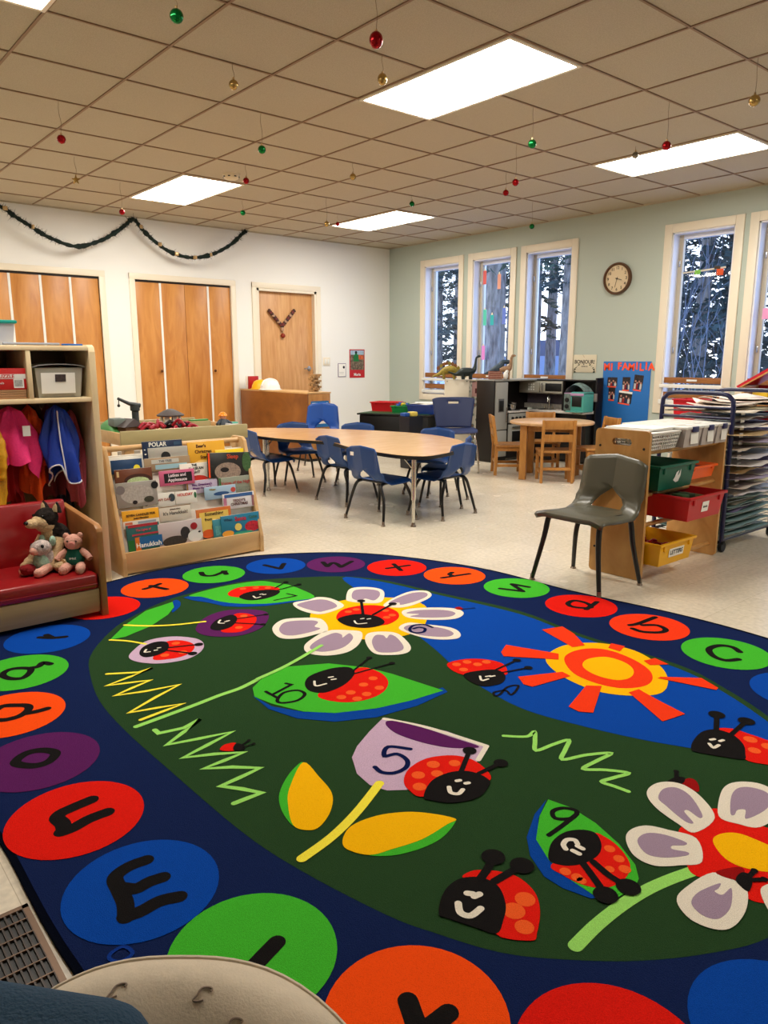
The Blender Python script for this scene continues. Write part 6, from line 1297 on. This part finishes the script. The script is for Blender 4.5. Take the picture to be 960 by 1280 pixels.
# ------------------------------------------------------------------ low shelf by the window with doll's house and red box
M_lw=mat('white shelf',(.82,.79,.74),rough=.4)
t=thing('window_shelf','low pale shelf under the right hand windows behind the drying rack','shelf',(7.1,3.3,0)); T=TR(-7.1,-3.3,0)
MB(T).bx(6.78,7.33,2.3,3.78,.56,.585,M_lw,.003).build('top_panel',t); MB(T).bx(6.80,7.33,2.3,2.32,0,.56,M_lw).build('side_panel',t); MB(T).bx(6.80,7.33,3.74,3.76,0,.56,M_lw).build('side_panel',t); MB(T).bx(6.80,7.33,3.06,3.08,0,.56,M_lw).build('divider',t); MB(T).bx(6.82,7.33,2.32,3.74,.28,.30,M_lw).build('shelf',t); MB(T).bx(7.31,7.33,2.32,3.74,.02,.56,M_lw).build('back_panel',t)
t=pbin('storage_bin','red box on the pale window shelf, seen through the arch of the drying rack','',0,.30,.30,.24,(.72,.06,.12)) if False else pbin('storage_bin','red box on the pale window shelf, seen through the arch of the drying rack',(6.94,3.60,.585),0,.26,.30,.20,(.74,.06,.13))
t=thing('doll_house','wooden doll\'s house with a crimson roof at the right edge below the window','doll house',(7.0,2.85,.585))
M_crim=mat('crimson roof',(.72,.06,.16),rough=.4)
for y in (-.26,.26): MB().bx(-.15,.15,y-.012,y+.012,0,.34,M_rack,.002).build('wall',t)
MB().bx(.135,.15,-.25,.25,0,.34,M_crim).build('back_wall',t); MB().bx(-.15,.135,-.25,.25,0,.015,M_rack).build('ground_floor',t); MB().bx(-.15,.135,-.25,.25,.17,.182,M_rack).build('upper_floor',t)
for s in (-1,1): MB(RX(0)).prism([(s*.30,.315),(s*.315,.335),(0,.53),(0,.505)][::s],.33,M_crim,FR((-.165,0,0),(0,1,0),(0,0,1))).build('roof_panel',t)
for s in (-1,1): MB().prism([(s*.27,.325),(s*.29,.325),(0,.50),(0,.485)][::s],.02,M_rack,FR((-.17,0,0),(0,1,0),(0,0,1))).build('bargeboard',t)
tag(MB().box((0,0,.05),(.08,.14,.10),mat('doll bed yellow',(.86,.70,.10),rough=.4),.01).build('doll_furniture',None,(6.94,2.98,.77)),'yellow doll furniture inside the crimson roofed house','toy')
# ------------------------------------------------------------------ floor vent by the rug
M_grate=mat('dark bronze grate',(.16,.115,.085),rough=.4,metal=.4); M_frame=mat('bronze frame',(.36,.27,.20),rough=.4,metal=.5)
t=thing('floor_vent','dark bronze floor vent grille beside the rug at the bottom left','vent',(.0,1.3,0)); T=TR(0,-1.3,0)
vx0,vx1,vy0,vy1=-.35,.315,1.02,1.565
MB(T).bx(vx0,vx1,vy1-.012,vy1,0,.006,M_frame).bx(vx0,vx1,vy0,vy0+.012,0,.006,M_frame).bx(vx0,vx0+.012,vy0,vy1,0,.006,M_frame).bx(vx1-.012,vx1,vy0,vy1,0,.006,M_frame).build('frame',t)
MB(T).bx(vx0+.012,vx1-.012,vy0+.012,vy1-.012,0,.001,M_dark).build('duct',t)
b=MB(T)
n_=int((vx1-vx0)/.012)
for i in range(1,n_): x=vx0+(vx1-vx0)*i/n_; b.bx(x-.0018,x+.0018,vy0+.012,vy1-.012,.001,.0055,M_grate)
for j in range(1,12): y=vy0+(vy1-vy0)*j/12; b.bx(vx0+.012,vx1-.012,y-.0015,y+.0015,.0012,.006,M_frame)
b.build('grille',t)
# ------------------------------------------------------------------ seat cushion and pillow in the foreground
M_pil=mat('cream linen',(.86,.80,.71),rough=.9,var=.04,scale=60,bump=.10,bscale=320); M_bluec=mat('steel blue fabric',(.10,.24,.34),rough=.85,bump=.4,bscale=300)
def pillow(b,w,d,h,m,M,seed=0):
    r=random.Random(seed); ph=[r.uniform(0,6) for _ in range(4)]
    def f(sg):
        def g(u,v):
            x,y=2*u-1,2*v-1; e=max(0,1-x*x*x*x)*max(0,1-y*y*y*y); pin=1-.07*(1-abs(x))*abs(y)**3-.0
            k=1-.06*(1-y*y)*abs(x)**6; k2=1-.06*(1-x*x)*abs(y)**6
            z=sg*h/2*e**.45; z+=.010*math.sin(5*x+ph[0]+2*y)*math.sin(4*y+ph[1])*e
            return (x*w/2*k2,y*d/2*k,z)
        return g
    b.grid(f(1),34,34,m,M); b.grid(f(-1),34,34,m,M); return b
A_,B_=F(0,1256,.60),F(170,1284,.60); e_=(B_-A_).normalized(); n_=Vector((-e_.y,e_.x,0)); n_=n_ if n_.dot(A_)>0 else -n_
c_=(A_+B_)/2-e_*.13-n_*.128
t=thing('armchair_arm','steel blue padded chair arm at the bottom left corner, the cream pillow leaning on it','armchair',(c_.x,c_.y,0),math.atan2(e_.y,e_.x))
bm=bmesh.new(); bmesh.ops.create_cube(bm,size=1,matrix=Matrix.Diagonal((.44,.30,.60,1))); bmesh.ops.bevel(bm,geom=bm.edges[:],offset=.05,segments=6,affect='EDGES',profile=.5)
MB()._bm(bm,M_bluec,TR(0,0,.332),True).build('padded_arm',t)
for sx in (-1,1):
    for sy in (-1,1): MB().cyl((sx*.15,sy*.08,0),(sx*.15,sy*.08,.06),.018,M_dark,12).build('foot',t)
up=Vector((.644*.64,.765*.64,.77)); xr=Vector((.765,-.644,0))
t=thing('pillow','plump cream pillow with stitched scribbles at the bottom of the photo','pillow',(.20,.58,.355))
PM=FR((0,0,0),xr,up)
def pf(sg):
    def g(u,v):
        x,y=2*u-1,2*v-1; e=max(0,1-x**4)*max(0,1-y**4)
        z=sg*.075*e**.42+.008*math.sin(6*x+2*y)*math.sin(4*y+1)*e
        return (x*.186*(1-.05*(1-y*y)),y*.20*(1-.34*abs(x)**2.6),z)
    return g
b=MB(PM); b.grid(pf(1),40,40,M_pil); b.grid(pf(-1),40,40,M_pil); b.build('cover',t)
b=MB(PM); b.tube([pf(1)(u,v) for u,v in [(i/20,0) for i in range(20)]+[(1,i/20) for i in range(20)]+[(1-i/20,1) for i in range(20)]+[(0,1-i/20) for i in range(20)]],.003,M_pil,6,None,True); b.build('seam_piping',t)
M_stitch=mat('grey stitch',(.58,.51,.45),rough=.9); rs=random.Random(2)
for (u0,v0,rr_) in [(.60,.93,.022),(.36,.94,.02),(.70,.88,.02),(.84,.78,.025)]:
    P=[Vector(pf(1)(min(.98,u0+rr_*math.cos(q*.55)*(1+.4*math.sin(q))),min(.97,v0+rr_*.7*math.sin(q*.55+.5))))+Vector((0,0,.0012)) for q in range(10)]
    MB(PM).tube(catmull(P,4),.0011,M_stitch,5).build('stitched_scribble',t)
# ------------------------------------------------------------------ outside the windows
M_snow=mat('dusk snow',(.66,.74,.84),rough=.9,var=.1,scale=.6)
struct(MB().bx(WX+WT+.02,60,-30,60,-.45,-.35,M_snow).build('ground'))
M_bark=mat('blue grey bark',(.44,.43,.42),rough=.95,var=.6,scale=14,bump=1,bscale=14,stretch=(1,1,.25)); M_ndl=mat('spruce needles',(.13,.205,.215),rough=.9,var=.4,scale=3); M_ndl2=mat('pine needles',(.17,.24,.20),rough=.9,var=.4,scale=3); M_twg=mat('pale twig',(.40,.43,.50),rough=.8)
def conifer(h,r,seed,mt,base=.15,dens=1.0):
    rg=random.Random(seed); tr=MB().tube([(0,0,0),(0,0,h*.5),(0,0,h)],[.018*h,.012*h,.003*h],M_bark,10); fo=MB()
    n=int(70*dens)
    vs=[];fs=[]
    for i in range(n):
        q=(i+rg.random())/n; z=h*(base+(1-base)*q); L=r*(1-q)**.8*rg.uniform(.7,1.1)+.15; a=rg.uniform(0,2*PI); dr=rg.uniform(.15,.45)
        ca,sa=math.cos(a),math.sin(a)
        m=int(10+26*L)
        for k in range(m):
            s=L*rg.uniform(.12,1); cz=z-dr*s*s/L*1.2; wd=.30*(1-.5*s/L)*rg.uniform(-1,1)
            c=Vector((ca*s-sa*wd,sa*s+ca*wd,cz+rg.uniform(-.06,.06))); d=Vector((rg.uniform(-1,1)+ca,rg.uniform(-1,1)+sa,rg.uniform(-.9,.2))).normalized()*rg.uniform(.10,.24); e=d.orthogonal().normalized()*rg.uniform(.03,.06); o=len(vs)
            vs+=[c-e,c+e,c+d+e*.3,c+d-e*.3]; fs.append([o,o+1,o+2,o+3])
    fo.add(vs,fs,mt); return tr,fo
def place(label,x,y,h,r,seed,mt,base=.15,dens=1.0):
    t=thing('spruce_tree',label,'tree',(x,y,-.36),0,'trees outside the windows'); tr,fo=conifer(h,r,seed,mt,base,dens); tr.build('trunk',t); o=fo.build('needles',t); o['kind']='stuff'; return t
# big trunk outside the second window
d=ray(617,400); k=(11.5)/d.x; y=d.y*k
t=thing('large_tree','massive old tree trunk filling the second window from the corner','tree',(11.5,y,-.36),0,'trees outside the windows')
MB().tube([(0,0,0),(0,0,1.2),(.02,.03,4),(.05,.0,9)],[.31,.245,.22,.2],M_bark,24).build('trunk',t)
b=MB(); rg=random.Random(8); vs=[];fs=[]
for k in range(2600):
    a=rg.uniform(0,2*PI); s=rg.uniform(.5,2.6); c=Vector((s*math.cos(a),s*math.sin(a),rg.uniform(3.1,8))); d_=Vector((rg.uniform(-1,1),rg.uniform(-1,1),rg.uniform(-1,.2))).normalized()*.22; e=d_.orthogonal().normalized()*.05; o=len(vs); vs+=[c-e,c+e,c+d_]; fs.append([o,o+1,o+2])
b.add(vs,fs,M_ndl2); o=b.build('needles',t); o['kind']='stuff'
def at(px,X): v=ray(px,440); return v.y*X/v.x
spec=[(548,17,9,2.6,M_ndl,.02,1.5,'dense dark spruce filling the window nearest the corner'),
(572,21,11,2.6,M_ndl,.05,1.2,'dark spruce behind the dense one outside the corner window'),
(590,24,11,2.4,M_ndl2,.1,1.0,'tall pine far behind the massive trunk, on its left'),
(638,20,10,2.2,M_ndl2,.28,.9,'green pine right of the massive trunk'),
(668,19,11,2.4,M_ndl,.33,1.0,'tall pine with a bare lower trunk outside the third window, left'),
(688,23,12,2.6,M_ndl2,.34,1.1,'tall pine with a bare lower trunk outside the third window, middle'),
(706,18,10,2.2,M_ndl,.34,.9,'tall pine with a bare lower trunk outside the third window, right'),
(842,20,10,2.4,M_ndl,.04,1.4,'dark spruce outside the window right of the clock, left'),
(874,14.5,9,2.1,M_ndl,.04,1.4,'dark spruce outside the window right of the clock, middle'),
(907,20.5,11,2.6,M_ndl,.04,1.3,'dark spruce outside the window right of the clock, right'),
(942,15,9,2.2,M_ndl,.04,1.3,'dark spruce outside the rightmost window'),
(985,20,10,2.6,M_ndl,.05,1.2,'dark spruce beyond the right edge of the photo')]
for i,(px,X,h,r,mt,ba,de,lb) in enumerate(spec): place(lb,X,at(px,X),h,r,30+i,mt,ba,de)
# bare shrub outside the window by the clock
t=thing('bare_shrub','bare pale branched shrub outside the window right of the clock','shrub',(10.2,at(868,10.2),-.36)); b=MB(); rg=random.Random(12)
def br(p,d,l,r,dep):
    P=[p]; q=p.copy(); dd=d.copy()
    for k in range(5):
        dd=(dd+Vector((rg.uniform(-.25,.25),rg.uniform(-.25,.25),rg.uniform(-.12,.15)))).normalized(); q=q+dd*l/5; P.append(q.copy())
    b.tube(P,[r*(1-.12*i) for i in range(6)],M_twg,5)
    if dep:
        for k in range(3): br(P[2+k],(dd+Vector((rg.uniform(-.9,.9),rg.uniform(-.9,.9),rg.uniform(-.2,.5)))).normalized(),l*.62,r*.55,dep-1)
for k in range(5): a=k*1.25; br(Vector((0,0,0)),Vector((.35*math.cos(a),.45*math.sin(a),1)).normalized(),2.2,.009,2)
b.build('branches',t)
# deck railing and a low building far off
t=thing('deck_railing','snowy wooden deck railing low outside the corner window','railing',(12.5,at(550,12.5),-.36)); M_dk=mat('weathered deck',(.42,.44,.48),rough=.9)
for k in range(5): MB().bx(-.04,.04,-1.6+.8*k-.04,-1.6+.8*k+.04,0,1.0,M_dk).build('post',t)
for z in (.95,.6,.3): MB().bx(-.03,.03,-1.7,1.7,z,z+.07,M_snow if z>.9 else M_dk).build('rail',t)
t=thing('far_shed','low pale shed across the snow outside the third window','shed',(30,at(690,30),-.36)); MB().bx(-1,1,-2.4,2.4,0,1.7,mat('shed wall',(.50,.56,.66),rough=.9)).build('wall',t); MB().prism([(-2.6,1.7),(2.6,1.7),(2.2,2.5),(-2.2,2.5)],2.4,mat('shed roof',(.30,.34,.42),rough=.9),FR((1.2,0,0),(0,1,0),(0,0,1))).build('roof',t)
w=bpy.data.worlds.new('world'); SC.world=w; w.use_nodes=True; nt=w.node_tree; bg=nt.nodes['Background']
tc=nt.nodes.new('ShaderNodeTexCoord'); sp=nt.nodes.new('ShaderNodeSeparateXYZ'); cr=nt.nodes.new('ShaderNodeValToRGB')
nt.links.new(tc.outputs['Generated'],sp.inputs[0]); nt.links.new(sp.outputs['Z'],cr.inputs[0])
cr.color_ramp.elements[0].position=0; cr.color_ramp.elements[0].color=(.78,.86,1,1); cr.color_ramp.elements[1].position=.6; cr.color_ramp.elements[1].color=(.30,.52,1,1)
nt.links.new(cr.outputs[0],bg.inputs[0]); bg.inputs[1].default_value=SKY
SC.view_settings.view_transform='Standard'; SC.view_settings.look='None'; SC.view_settings.gamma=1; SC.view_settings.use_curve_mapping=False
SC.view_settings.exposure=EXPO
try:
    SC.cycles.caustics_reflective=False; SC.cycles.caustics_refractive=False; SC.cycles.sample_clamp_indirect=4
except Exception: pass
